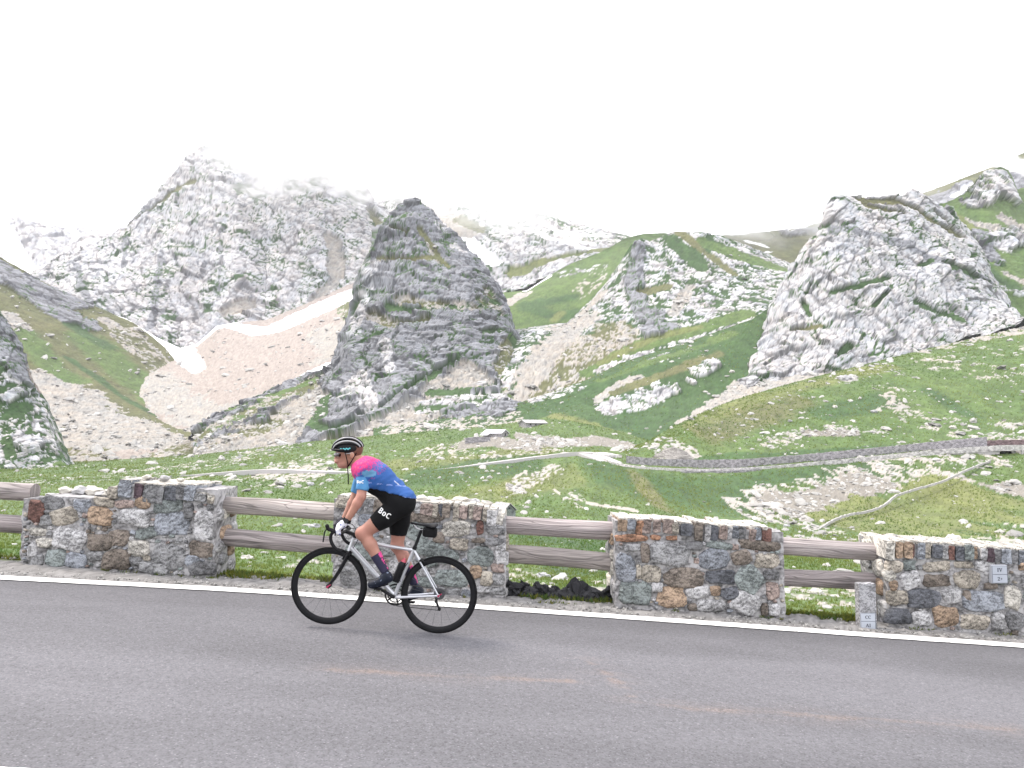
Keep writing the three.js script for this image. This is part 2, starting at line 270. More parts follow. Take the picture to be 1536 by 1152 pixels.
sheet('crag', 'dark grey layered rock pyramid with green ledges', 'crag', {
  key: 'pyramid', span: [290, 826], base: 'R', relief: 5, frequency: .034, bed: [.12, .99], bedScale: 2.2, tufts: .2, step: 1.5, lines: [
    [[290, 690, 345], [420, 685, 345], [500, 672, 345], [600, 662, 345], [700, 650, 340], [760, 640, 345], [826, 650, 345]],
    [[290, 660, 385], [360, 630, 395], [420, 620, 400], [480, 610, 405], [530, 580, 415], [600, 560, 405], [680, 560, 410], [760, 560, 412], [800, 590, 405], [826, 640, 365]],
    [[290, 648, 405], [360, 610, 432], [420, 590, 445], [470, 575, 448], [505, 560, 440], [530, 500, 445], [580, 480, 445], [640, 465, 448], [700, 450, 455], [755, 480, 465], [790, 548, 448], [805, 596, 420], [826, 632, 385]],
    [[290, 644, 410], [330, 618, 430], [360, 602, 445], [420, 582, 458], [470, 563, 465], [490, 566, 455], [505, 545, 450], [520, 505, 455], [530, 468, 462], [540, 430, 470], [555, 380, 482], [570, 346, 495], [585, 322, 505], [598, 305, 510], [615, 300, 512], [632, 303, 515], [645, 318, 515], [665, 342, 510], [690, 358, 505], [705, 380, 500], [725, 405, 495], [745, 432, 488], [760, 465, 480], [772, 500, 470], [785, 523, 460], [794, 545, 450], [806, 592, 425], [826, 628, 390]]],
  paint: [['v', 46, [280, 690], [350, 660], [420, 640], [450, 620]], ['n', 30, [300, 655], [360, 625], [420, 600], [465, 578]], ['s', 50, [300, 690], [380, 670]], ['s', 26, [470, 590], [450, 630], [420, 670]], ['n', 26, [330, 640], [400, 610], [460, 580]], ['g', 10, [350, 612], [400, 596], [470, 572]],
    ['v', 40, [500, 675], [600, 670], [640, 640]], ['s', 26, [560, 650], [620, 610], [640, 625]], ['s', 24, [650, 590], [700, 560], [725, 575]], ['G', 16, [470, 640], [500, 650], [520, 640]], ['G', 12, [490, 600], [480, 630]], ['G', 7, [545, 630], [590, 605], [630, 575], [680, 545]], ['n', 22, [770, 520], [760, 560], [780, 600]], ['G', 14, [770, 510], [785, 545], [765, 560]], ['m', 22, [640, 612], [700, 600], [740, 600]], ['G', 12, [650, 590], [720, 585], [735, 580]], ['v', 16, [640, 650], [740, 640], [800, 630]],
    ['G', 9, [585, 462], [610, 468], [660, 462], [700, 460]], ['v', 9, [600, 452], [650, 458], [710, 465]], ['n', 11, [730, 440], [745, 470], [720, 455]], ['v', 9, [560, 475], [590, 490], [640, 480]], ['k', 6, [630, 345], [650, 375], [670, 400]], ['s', 3, [640, 365], [660, 400]], ['r', 7, [655, 342], [668, 340]], ['r', 10, [560, 400], [548, 450], [535, 500]], ['k', 6, [590, 345], [610, 350]], ['r', 6, [680, 370], [695, 380]], ['G', 6, [715, 440], [745, 455]], ['k', 5, [570, 390], [620, 392], [650, 386]],
    ['r', 14, [520, 600], [540, 570], [560, 620]], ['r', 8, [590, 560], [580, 520]], ['G', 8, [540, 455], [535, 470]], ['G', 6, [720, 500], [760, 500]]],
});
sheet('scree_cone', 'pinkish scree cone ringed by old snow below the massif', 'scree', {
  key: 'moraine', depthScale: 0.3, span: [150, 600], base: 'p', relief: 2.2, frequency: .05, lines: [
    [[150, 670, 440], [300, 668, 430], [400, 640, 440], [480, 600, 450], [600, 590, 450]],
    [[150, 560, 600], [240, 570, 590], [300, 580, 570], [400, 560, 570], [480, 530, 600], [600, 500, 620]],
    [[150, 465, 800], [190, 478, 795], [235, 506, 785], [270, 522, 770], [295, 516, 770], [325, 489, 765], [345, 485, 765], [400, 480, 775], [460, 455, 785], [520, 428, 800], [600, 395, 810]]],
  paint: [['w', 14, [180, 474, 5], [235, 506, 8], [275, 530], [300, 555, 9]], ['w', 11, [270, 520], [300, 510], [330, 488], [345, 486, 8]], ['w', 16, [345, 487, 7], [390, 497, 12], [430, 485, 20], [480, 462, 22], [520, 445, 18]], ['w', 12, [440, 572, 4], [465, 560], [492, 547, 9]], ['s', 22, [480, 500], [500, 520], [530, 480]], ['s', 14, [480, 540], [500, 530]], ['s', 26, [200, 560], [260, 600], [320, 640]], ['n', 14, [520, 460], [540, 490]], ['s', 12, [300, 620], [420, 590]]],
});
sheet('hillside', 'steep grey-green slope running down from the left', 'hillside', {
  key: 'leftslope', depthScale: 0.4, span: [-300, 345], base: 'k', relief: 3.5, frequency: .030, tufts: .1, lines: [
    [[-300, 720, 330], [0, 715, 340], [100, 712, 335], [200, 706, 340], [300, 690, 360], [345, 680, 370]],
    [[-300, 620, 400], [0, 640, 410], [100, 645, 410], [200, 655, 415], [300, 655, 440], [345, 660, 440]],
    [[-300, 420, 480], [0, 480, 520], [100, 530, 540], [200, 580, 560], [260, 610, 560], [345, 652, 520]],
    [[-300, 220, 560], [0, 386, 620], [60, 420, 640], [110, 446, 650], [150, 463, 660], [200, 484, 680], [230, 506, 688], [250, 524, 690], [280, 562, 690], [305, 608, 680], [345, 648, 600]]],
  paint: [['R', 30, [-200, 330], [-40, 390], [20, 420], [80, 450]], ['R', 16, [40, 440], [90, 470], [130, 490]], ['R', 12, [0, 400], [60, 430], [120, 458]], ['s', 8, [160, 480], [230, 530], [290, 590], [310, 620]], ['v', 16, [190, 500], [250, 560], [300, 620]],
    ['g', 22, [130, 510], [180, 550], [230, 590], [270, 620]], ['G', 8, [110, 490], [160, 520]], ['g', 14, [230, 600], [270, 618]],
    ['s', 44, [60, 560, 16], [110, 590, 28], [160, 640, 50], [210, 660, 40], [250, 680, 30]], ['s', 9, [10, 470], [50, 510], [90, 560]], ['g', 13, [40, 500], [80, 550], [110, 570]], ['G', 5, [100, 535], [150, 570], [200, 605], [240, 625]], ['p', 20, [150, 690], [220, 680]], ['v', 22, [100, 690], [180, 705], [280, 670]], ['n', 26, [290, 670], [330, 670], [240, 700]]],
});
sheet('crag', 'near rocky spur with white outcrops and dark turf at the valley edge', 'crag', {
  key: 'leftcrag', depthScale: 1, span: [-300, 150], base: 'm', relief: 3.2, frequency: .055, mixed: .06, tufts: .1, step: 1.6, lines: [
    [[-300, 762, 264], [0, 764, 264], [100, 764, 264], [150, 764, 262]], [[-300, 620, 288], [0, 640, 288], [60, 670, 286], [110, 715, 282], [150, 748, 276]],
    [[-300, 360, 314], [0, 466, 314], [20, 496, 314], [38, 530, 313], [50, 572, 311], [72, 606, 309], [90, 650, 305], [106, 692, 300], [126, 722, 294], [150, 744, 286]]],
  paint: [['R', 26, [-150, 440], [0, 500], [25, 540]], ['R', 8, [20, 560], [50, 590]], ['r', 14, [30, 660], [50, 670]], ['r', 10, [10, 600], [30, 590]], ['G', 12, [20, 620], [40, 610]], ['g', 13, [95, 700], [115, 722], [80, 730]], ['r', 10, [20, 700], [50, 690]], ['G', 7, [10, 660], [18, 690]], ['p', 4, [45, 540], [60, 580]]],
});
sheet('hillside', 'green slope with white outcrops below the pale crag', 'hillside', {
  key: 'midslope', depthScale: 0.3, span: [560, 1330], base: 'G', relief: 2.4, frequency: .045, tufts: .05, lines: [
    [[560, 700, 300], [760, 660, 300], [900, 665, 265], [1000, 670, 255], [1100, 640, 275], [1330, 590, 310]],
    [[560, 650, 345], [760, 630, 345], [830, 615, 345], [900, 625, 320], [1000, 610, 325], [1100, 590, 335], [1330, 545, 350]],
    [[560, 640, 370], [760, 610, 370], [830, 590, 375], [900, 570, 370], [1000, 545, 370], [1130, 530, 372], [1330, 500, 385]],
    [[560, 636, 385], [700, 640, 385], [760, 622, 385], [800, 605, 390], [830, 590, 395], [880, 570, 400], [930, 545, 405], [1040, 510, 405], [1130, 478, 405], [1170, 452, 410], [1330, 420, 420]]],
  paint: [['v', 24, [600, 645], [700, 645], [760, 630]], ['g', 16, [820, 630], [880, 640], [940, 655]], ['y', 9, [830, 625], [880, 635], [930, 650]], ['r', 12, [910, 612, 14], [940, 605, 22], [980, 590, 17], [1010, 585, 10]], ['m', 18, [990, 575], [960, 580]], ['s', 7, [895, 600], [930, 575], [960, 565]], ['m', 8, [800, 600], [840, 590], [870, 580]], ['r', 9, [1045, 560], [1060, 553], [1076, 548, 7]], ['r', 5, [1032, 570], [1040, 575]], ['m', 9, [985, 540], [1010, 532]], ['k', 7, [920, 590], [1000, 560], [1080, 530]], ['g', 6, [900, 570], [1000, 535], [1100, 500]], ['s', 11, [1120, 580, 14], [1080, 605, 12], [1040, 630, 11], [1010, 645, 7]], ['s', 14, [1130, 585], [1200, 560], [1330, 540]], ['n', 8, [940, 655], [980, 645], [1010, 640]]],
});
sheet('grass_hill', 'rounded olive-green hill strewn with stones above the lower road', 'hill', {
  key: 'hillright', depthScale: 0.25, span: [930, 1850], base: 'g', relief: 1.7, frequency: .05, lines: [
    [[930, 712, 195], [1000, 716, 186], [1100, 722, 182], [1250, 712, 180], [1400, 698, 177], [1536, 690, 174], [1850, 680, 172]],
    [[930, 684, 212], [1000, 668, 216], [1100, 660, 218], [1250, 640, 222], [1400, 625, 226], [1536, 610, 232], [1850, 560, 240]],
    [[930, 680, 218], [1000, 654, 232], [1050, 634, 240], [1100, 622, 248], [1200, 595, 258], [1300, 572, 268], [1400, 555, 276], [1536, 530, 285], [1850, 450, 300]],
    [[930, 678, 220], [970, 664, 230], [1010, 640, 245], [1060, 616, 257], [1100, 600, 268], [1200, 571, 287], [1300, 546, 302], [1400, 521, 314], [1536, 490, 326], [1850, 390, 340]]],
  paint: [['y', 12, [1040, 640], [1120, 605], [1220, 575], [1330, 548]], ['k', 20, [1060, 650], [1130, 630], [1200, 600]], ['G', 16, [1230, 620], [1290, 610], [1330, 600]], ['G', 14, [1400, 590], [1450, 620]], ['n', 16, [1330, 580], [1350, 610], [1340, 625]], ['v', 11, [1340, 600], [1355, 620]], ['v', 10, [1150, 665], [1220, 645], [1290, 645], [1340, 645]], ['b', 8, [1210, 650], [1280, 648]], ['n', 22, [1400, 640], [1480, 645], [1540, 640]], ['v', 10, [1480, 655], [1560, 650]], ['n', 20, [1490, 570], [1560, 560]], ['n', 14, [1400, 550], [1480, 530], [1540, 520]], ['v', 9, [1380, 525], [1450, 508], [1540, 492]], ['G', 5, [1020, 690], [1200, 680], [1350, 668]], ['v', 13, [985, 672], [1004, 664], [1030, 676]], ['s', 6, [1268, 570], [1278, 568]]],
});
sheet('meadow', 'stony green valley meadow falling away behind the wall', 'meadow', {
  key: 'valley', depthScale: 0.075, span: [-300, 1850], base: 'g', relief: .85, frequency: .085, step: 1.9, stepY: 1.5, calm: [9, 30], lines: [
    [[-300, 850, 9.6], [768, 935, 9.6], [1850, 1018, 9.6]],
    [[-300, 830, 24], [0, 848, 24], [400, 874, 24], [768, 900, 24], [1230, 934, 22], [1850, 975, 22]],
    [[-300, 790, 68], [0, 800, 68], [400, 818, 65], [768, 838, 62], [1100, 858, 60], [1536, 885, 55], [1850, 905, 50]],
    [[-300, 745, 120], [0, 755, 120], [300, 755, 120], [600, 766, 118], [768, 782, 112], [1000, 802, 100], [1200, 815, 96], [1536, 838, 88], [1850, 855, 82]],
    [[-300, 722, 165], [0, 730, 165], [300, 728, 160], [600, 738, 160], [768, 742, 155], [860, 734, 155], [1000, 758, 145], [1130, 768, 140], [1250, 772, 136], [1400, 766, 134], [1536, 760, 130], [1850, 755, 126]],
    [[-300, 706, 210], [0, 716, 210], [300, 714, 205], [500, 708, 205], [768, 692, 205], [860, 686, 202], [900, 690, 192], [960, 703, 180], [1040, 708, 178], [1100, 707, 178], [1250, 696, 177], [1400, 684, 173], [1460, 684, 170.5], [1500, 690, 168], [1530, 688, 168], [1600, 678, 168], [1850, 668, 167]],
    [[-300, 700, 250], [0, 706, 260], [300, 698, 260], [500, 680, 265], [740, 660, 270], [900, 664, 250], [1000, 680, 215], [1100, 700, 195], [1250, 690, 192], [1400, 676, 188], [1500, 668, 186], [1850, 660, 184]],
    [[-300, 696, 300], [0, 700, 320], [300, 682, 330], [470, 662, 335], [600, 650, 340], [740, 638, 335], [830, 626, 330], [900, 640, 300], [1000, 668, 240], [1100, 705, 205], [1850, 668, 195]]],
  paint: [['y', 14, [640, 760], [760, 735], [860, 712]], ['y', 10, [560, 700], [700, 690], [820, 672]], ['G', 14, [620, 715], [720, 702], [800, 695]], ['G', 22, [900, 700], [960, 725], [1040, 740], [1120, 745]], ['k', 14, [960, 720], [980, 745]], ['G', 16, [1100, 735], [1160, 740]], ['G', 10, [1110, 722], [1250, 708], [1340, 700]],
    ['n', 20, [420, 700], [500, 715]], ['v', 9, [410, 708], [490, 712]], ['n', 30, [200, 710], [300, 700], [350, 690]], ['n', 14, [640, 680], [760, 668], [840, 664]], ['b', 10, [700, 664], [740, 662], [800, 668]], ['b', 9, [780, 655], [830, 664], [900, 662], [945, 668]],
    ['v', 18, [1140, 775], [1180, 752], [1250, 735], [1330, 715], [1400, 705]], ['b', 12, [1160, 760], [1240, 745], [1320, 722]], ['v', 10, [1400, 700], [1460, 690], [1490, 684]], ['n', 16, [1450, 735], [1540, 745]], ['b', 8, [1500, 735], [1560, 735]], ['n', 22, [1380, 780], [1480, 800], [1560, 790]], ['v', 12, [1400, 800], [1470, 795]], ['y', 16, [1300, 800], [1380, 760], [1460, 735]],
    ['d', 1.7, [832, 735], [850, 748], [900, 758], [955, 766]], ['n', 8, [850, 745], [870, 752]], ['d', 1.4, [955, 790], [880, 820], [800, 840]], ['d', 2.0, [310, 712], [290, 716], [240, 724]], ['v', 9, [840, 708], [800, 718], [770, 728]],
    ['n', 22, [790, 862], [840, 872], [900, 868]], ['G', 20, [830, 850], [900, 850]], ['n', 34, [1180, 860], [1240, 880], [1280, 910]], ['G', 18, [780, 800], [900, 812]], ['g', 30, [350, 800], [480, 830]], ['n', 16, [380, 835], [470, 850]], ['y', 14, [400, 865], [500, 880]], ['n', 18, [0, 835], [40, 840]], ['n', 10, [1180, 800], [1290, 800]]],
});
// ---------------------------------------------------------------- loose stones, boulders and turf
const lump = (seed, detail, flat, rough) => {
  let g = new THREE.IcosahedronGeometry(1, detail); g.deleteAttribute('uv'); g.deleteAttribute('normal'); g = mergeVertices(g, 1e-3);
  const p = g.attributes.position;
  for (let i = 0; i < p.count; i++) {
    const x = p.getX(i), y = p.getY(i), z = p.getZ(i), [c, id, t] = joints(x * 1.1 + seed * 7, y * 1.1 + seed, z * 1.1);
    const k = 1 + rough * (t * .9 + noise(x * 2.2 + seed * 5, y * 2.2, z * 2.2) * .7);
    p.setXYZ(i, x * k * (1 + .25 * Math.sin(seed)), y * k * flat, z * k);
  }
  g = g.toNonIndexed(); g.computeVertexNormals();
  g.setAttribute('uv', new THREE.BufferAttribute(new Float32Array(g.attributes.position.count * 2), 2));
  return g;
};
{
  const rnd = seeded(77), shapes = [0, 1, 2].map((k) => lump(k + 1, 1, .45, .6)), lists = [[], [], []];
  const chance = { s: .10, p: .05, b: .34, g: .016, y: .014, k: .015, G: .010 };
  for (const key of ['valley', 'hillright', 'midslope', 'midhill', 'leftslope', 'moraine', 'pyramid', 'leftcrag']) {
    const s = sheets[key], w = s.nu + 1;
    for (let j = 2; j < s.nf; j++) for (let i = 0; i <= s.nu; i++) {
      const k = j * w + i, ch = chance[String.fromCharCode(s.kinds[k])]; if (!ch) continue;
      const x = s.P[k * 3], y = s.P[k * 3 + 1], z = s.P[k * 3 + 2], d = -z;
      if (d < 16) continue;
      const clump = Math.exp(4.6 * fbm(x * .035, y * .03 + 5, z * .014, 4) - .15);
      if (rnd() > ch * clump * (key === 'valley' ? 1.15 : key === 'hillright' ? 1.2 : .8)) continue;
      lists[Math.floor(rnd() * 3)].push([x, y, z, Math.min(2.6, (.012 + .00048 * d) * Math.exp(1.9 * (rnd() + rnd() + rnd() - 1.5))), rnd() * 6.3, rnd()]);
    }
  }
  const sm = mat(0xffffff, .93), o = new THREE.Object3D(), c = new THREE.Color();
  lists.forEach((l, n) => {
    const im = new THREE.InstancedMesh(shapes[n], sm, l.length); im.name = numbered('loose_stones');
    l.forEach(([x, y, z, r, a, v], i) => {
      o.position.set(x, y + r * .12, z); o.rotation.set(v * .7, a, (v - .5) * .8); o.scale.set(r * (1 + v * .5), r * (.7 + v * .5), r); o.updateMatrix(); im.setMatrixAt(i, o.matrix);
      const b = .20 + .24 * v; im.setColorAt(i, c.setRGB(b * 1.02, b, b * .95));
    });
    scene.add(tag(im, ['pale angular stones strewn over the meadow and scree', 'pale flat stones strewn over the meadow and scree', 'pale rounded stones strewn over the meadow and scree'][n], 'stones', null, 'stuff'));
  });
  console.log('stones', lists.map((l) => l.length));
  // boulders big enough to pick out
  const big = [['valley', 332, 690, 9], ['valley', 300, 694, 6], ['valley', 358, 688, 5], ['valley', 730, 708, 4], ['valley', 786, 740, 6], ['valley', 466, 727, 6], ['valley', 735, 717, 5], ['valley', 1337, 700, 5], ['valley', 1180, 790, 6], ['valley', 1400, 815, 13], ['valley', 1430, 812, 15], ['valley', 1370, 812, 8], ['valley', 1500, 800, 8], ['valley', 880, 832, 7], ['valley', 815, 866, 11], ['valley', 890, 858, 7], ['valley', 1225, 890, 12], ['valley', 1195, 870, 9], ['valley', 1260, 872, 10], ['valley', 370, 840, 12], ['valley', 472, 792, 10], ['valley', 455, 800, 8], ['valley', 1240, 850, 8],
    ['hillright', 1268, 569, 10], ['hillright', 1282, 567, 6], ['hillright', 1252, 611, 5], ['hillright', 1311, 618, 5], ['hillright', 1460, 632, 7], ['hillright', 1429, 642, 6], ['hillright', 1185, 632, 4], ['hillright', 1290, 598, 4], ['midslope', 1098, 558, 5], ['midslope', 1006, 655, 5]];
  const shape = [0, 1, 2].map((k) => lump(k + 11, 2, .7, .5)), bm = [lin(.40, .39, .37), lin(.46, .44, .41), lin(.33, .33, .34)].map((q) => mat(q, .92));
  big.forEach(([key, px, py, r], i) => {
    const p = onSheet(sheets[key], px, py), size = r * -p.z / FOCAL, m = mesh('boulder', shape[i % 3], bm[(i * 7) % 3]);
    m.position.copy(p).add(new THREE.Vector3(0, size * .1, 0)); m.scale.setScalar(size * .82); m.rotation.set(0, i * 2.4, .15 * Math.sin(i));
    tag(m, key === 'valley' ? 'weathered pale boulder lying in the valley meadow grass' : 'weathered pale boulder resting on the far green slope', 'boulder', key === 'valley' ? 'boulders in the valley meadow' : 'boulders on the far slopes');
  });
}
{
  // turf: tufts of blades on the near part of the meadow
  const rnd = seeded(5), blades = [], list = [];
  for (let b = 0; b < 9; b++) {
    const a = rnd() * 6.28, r = rnd() * .5, x = Math.cos(a) * r, z = Math.sin(a) * r, lean = .5, h = .5 + rnd() * .7, lx = (rnd() - .5) * lean, lz = (rnd() - .5) * lean, q = rnd() * 3.14, dx = Math.cos(q) * .07, dz = Math.sin(q) * .07;
    blades.push(x - dx, -.1, z - dz, x + dx, -.1, z + dz, x + lx * .5 + dx * .5, h * .6, z + lz * .5 + dz * .5, x + lx * .5 + dx * .5, h * .6, z + lz * .5 + dz * .5, x + lx, h, z + lz, x - dx, -.1, z - dz);
  }
  const g = new THREE.BufferGeometry(); g.setAttribute('position', new THREE.Float32BufferAttribute(blades, 3)); g.computeVertexNormals();
  for (const [key, most] of [['valley', 1], ['hillright', .55], ['midslope', .3]]) {
    const s = sheets[key], w = s.nu + 1;
    for (let j = 0; j < s.nf; j++) for (let i = 0; i <= s.nu; i++) {
      const k = j * w + i, x = s.P[k * 3], y = s.P[k * 3 + 1], z = s.P[k * 3 + 2];
      if (z > -11 || !TURF.includes(String.fromCharCode(s.kinds[k])) || Math.abs(x) > -z * .75) continue;
      const lush = .5 + fbm(x * .12, 3, z * .06, 3);
      if (rnd() < lush * 1.1 * most * (.45 + .55 * smooth(-170, -60, z))) list.push([x + (rnd() - .5) * .1, y, z + (rnd() - .5) * .6, (.10 + .0014 * -z) * (.5 + rnd() * .8), rnd() * 6.3, rnd(), lush]);
    }
  }
  const gm = new THREE.MeshPhysicalMaterial({ color: 0xffffff, roughness: .9, side: THREE.DoubleSide, transmission: .3, thickness: 0, specularIntensity: .2 });
  const im = new THREE.InstancedMesh(g, gm, list.length), o = new THREE.Object3D(), c = new THREE.Color(); im.name = 'meadow_grass';
  list.forEach(([x, y, z, r, a, v, lush], i) => {
    o.position.set(x, y, z); o.rotation.set(0, a, 0); o.scale.set(r * 1.4, r, r * 1.4); o.updateMatrix(); im.setMatrixAt(i, o.matrix);
    const t = clamp(v * .6 + fbm(x * .05 + 9, 1, z * .03, 3) * 1.2 + .2, 0, 1);
    im.setColorAt(i, c.setRGB(lerp(.085, .255, t), lerp(.165, .285, t), lerp(.030, .075, t)));
  });
  console.log('tufts', list.length);
  scene.add(tag(im, 'short alpine grass growing over the valley meadow', 'grass', null, 'stuff'));
}
// ---------------------------------------------------------------- low cloud caught on the summits: slices through one drifting field of mist
{
  const LEAN = .68, density = (x, y, z) => {
    const far = smooth(-1010, -1090, z + (y - 230) * LEAN), base = lerp(248 + 14 * smooth(-110, -220, x), 345, far) - (46 * smooth(-210, -40, x)) * (1 - far);
    const n = fbm(x * .0052 + 7, y * .0075, z * .0052, 5), wisp = fbm(x * .017, y * .02 + 4, z * .017, 4), rise = smooth(-20, 165, y - base + 70 * n + 40 * wisp);
    const clear = lerp(smooth(-440, -290, x) * smooth(475, 360, x), 1, far);                         // the left ridge stands out of it
    return (rise * rise * (.55 + .8 * clamp(.5 + n * 1.4 + wisp * 1.3, 0, 1)) * clear + .55 * smooth(.1, .3, wisp + n * .6) * smooth(300, 350, y) * smooth(-455, -400, x) * (1 - far)) * smooth(530, 440, y);
  };
  const cm = new THREE.MeshPhysicalMaterial({ color: 0xffffff, roughness: 1, specularIntensity: 0, transmission: .45, thickness: 0, vertexColors: true, transparent: true, side: THREE.DoubleSide });
  for (const [z0, thick] of [[-750, 95], [-865, 75], [-1130, 110]]) {
    const nx = 420, ny = 110, P = [], C = [], I = [];
    for (let j = 0; j <= ny; j++) for (let i = 0; i <= nx; i++) {
      const x = lerp(-1250, 1250, i / nx), y = lerp(190, 535, j / ny), z = z0 - (y - 230) * LEAN + 18 * noise(x * .006, y * .008, z0);
      P.push(x, y, z); C.push(1, 1, 1, clamp(1 - Math.exp(-density(x, y, z) * thick * .05), 0, .72));
    }
    for (let j = 0; j < ny; j++) for (let i = 0; i < nx; i++) { const q = j * (nx + 1) + i, c = q + nx + 1; if (C[q * 4 + 3] + C[q * 4 + 7] + C[c * 4 + 3] + C[c * 4 + 7] > .004) I.push(q, q + 1, c + 1, q, c + 1, c); }
    const g = new THREE.BufferGeometry(); g.setAttribute('position', new THREE.Float32BufferAttribute(P, 3)); g.setAttribute('color', new THREE.Float32BufferAttribute(C, 4)); g.setIndex(I); g.computeVertexNormals();
    tag(mesh('cloud', g, cm), 'drift of white cloud hanging round the mountain tops', 'cloud', null, 'stuff');
  }
}
// ---------------------------------------------------------------- ground, road and its markings
{
  const g = new THREE.CircleGeometry(2400, 96); g.rotateX(-Math.PI / 2);  // disc added out of view, keeps sky light from coming up from below
  const m = mesh('added_ground', g, mat(lin(.11, .14, .06), .95)); m.position.y = -46; tag(m, 'unseen disc added far below the road to stop light from beneath', 'added_ground', null, 'structure');
}
function strip(name, x0, x1, nx, rows, shape, material, label, category) {   // a sheet along the road; rows: z stations
  const nz = rows.length - 1, P = [], U = [], I = [];
  for (let j = 0; j <= nz; j++) for (let i = 0; i <= nx; i++) { const x = lerp(x0, x1, i / nx), [dy, dz] = shape(x, rows[j], j); P.push(x, roadY(x) + dy, rows[j] + dz); U.push((x + 7) / 14, (rows[j] + dz + 9) / 7); }
  for (let j = 0; j < nz; j++) for (let i = 0; i < nx; i++) { const a = j * (nx + 1) + i, c = a + nx + 1; I.push(a, a + 1, c + 1, a, c + 1, c); }
  const g = new THREE.BufferGeometry(); g.setAttribute('position', new THREE.Float32BufferAttribute(P, 3)); g.setAttribute('uv', new THREE.Float32BufferAttribute(U, 2)); g.setIndex(I); g.computeVertexNormals();
  return tag(mesh(name, g, material), label, category, null, 'structure');
}
const curve = (x) => .26 * smooth(-2.2, -6.2, x);
{
  const W = 2048, H = 1024, col = new Uint8Array(W * H * 4), bump = new Uint8Array(W * H * 4), rnd = seeded(31);
  const streaks = [[[-1.33, -5.72], [-.34, -5.79], [.42, -5.84]], [[.62, -6.4], [.73, -6.1], [.87, -5.52], [1.2, -5.46], [2.2, -5.47], [3.6, -5.5]], [[3.0, -5.55], [3.6, -5.4], [3.75, -5.25]]];
  const dist = (x, z, l) => { let m = 9; for (let i = 0; i + 1 < l.length; i++) { const [ax, az] = l[i], [bx, bz] = l[i + 1], ex = bx - ax, ez = bz - az, t = clamp(((x - ax) * ex + (z - az) * ez) / (ex * ex + ez * ez), 0, 1); m = Math.min(m, Math.hypot(x - ax - ex * t, z - az - ez * t)); } return m; };
  for (let j = 0; j < H; j++) { const z = -9 + j / H * 7; for (let i = 0; i < W; i++) {
    const x = -7 + i / W * 14, k = (j * W + i) * 4;
    const patch = fbm(x * .5, 4, z * 1.6, 4), fine = noise(x * 38, 2, z * 38), r = rnd(), chip = r > .985 ? .55 + rnd() * .7 : r < .05 ? -.45 : (r - .5) * .4;
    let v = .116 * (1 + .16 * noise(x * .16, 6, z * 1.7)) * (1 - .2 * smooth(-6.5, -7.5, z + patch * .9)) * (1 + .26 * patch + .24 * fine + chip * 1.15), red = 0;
    for (let s = 0; s < streaks.length; s++) { const q = dist(x, z, streaks[s]); if (q < .4) red = Math.max(red, smooth(.07 + .1 * Math.abs(patch), 0, q + .05 * noise(x * 9, 3, z * 9)) * smooth(-.2, .25, fbm(x * 1.6 + s, 8, z * 9, 4)) * .42 + smooth(.3, 0, q) * .12 * smooth(-.2, .3, noise(x * 3, 5, z * 9 + s))); }
    red *= .1 + 1.0 * rnd();
    const sr = (c) => 255 * Math.pow(clamp(c, 0, 1), 1 / 2.2);
    col.set([sr(v * (1 + red * 1.3)), sr(v * (.985 + red * .6)), sr(v * (1.07 + red * .1)), 255], k);
    const b = 128 + 60 * fine + chip * 110; bump.set([b, b, b, 255], k);
  } }
  const tx = (d, srgb) => { const t = new THREE.DataTexture(d, W, H); t.wrapS = t.wrapT = THREE.MirroredRepeatWrapping; t.magFilter = THREE.LinearFilter; t.minFilter = THREE.LinearMipmapLinearFilter; t.generateMipmaps = true; if (srgb) t.colorSpace = THREE.SRGBColorSpace; t.needsUpdate = true; return t; };
  const am = new THREE.MeshStandardMaterial({ map: tx(col, true), bumpMap: tx(bump), bumpScale: .004, roughness: .88 });
  const rows = []; for (let z = -8.36; z < 3; z += .24) rows.push(z);
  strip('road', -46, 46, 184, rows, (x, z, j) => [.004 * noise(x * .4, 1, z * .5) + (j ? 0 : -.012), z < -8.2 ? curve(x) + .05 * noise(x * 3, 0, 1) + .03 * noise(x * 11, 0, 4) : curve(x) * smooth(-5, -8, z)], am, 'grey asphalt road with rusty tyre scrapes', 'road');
}
{
  const W = 512, d = new Uint8Array(W * W * 4), rnd = seeded(8);
  for (let i = 0; i < W * W; i++) { const x = i % W, y = i / W | 0, w = fbm(x * .03, y * .03, 1, 4), c = rnd(); const v = w > .33 || c > .988 ? 150 + c * 30 : 232 + w * 24 - c * 8; d.set([v, v, v - 2, 255], i * 4); }
  const t = new THREE.DataTexture(d, W, W); t.wrapS = t.wrapT = THREE.RepeatWrapping; t.magFilter = THREE.LinearFilter; t.colorSpace = THREE.SRGBColorSpace; t.needsUpdate = true; t.repeat.set(9, 6);
  const pm = new THREE.MeshStandardMaterial({ map: t, roughness: .7 });
  const line = (z, w, label, bend) => strip('edge_line', -46, 46, 1400, [z - w / 2, z, z + w / 2], (x, q, j) => [.009 + .004 * noise(x * .4, 1, q * .5), (bend ? curve(x) : 0) + (j === 1 ? 0 : .012 * noise(x * 7, j, 3) + .006 * noise(x * 31, j, 6))], pm, label, 'road marking');
  line(-8.11, .2, 'white edge line along the stone walls', 1); line(-3.77, .16, 'white line at the near side of the road', 0);
}
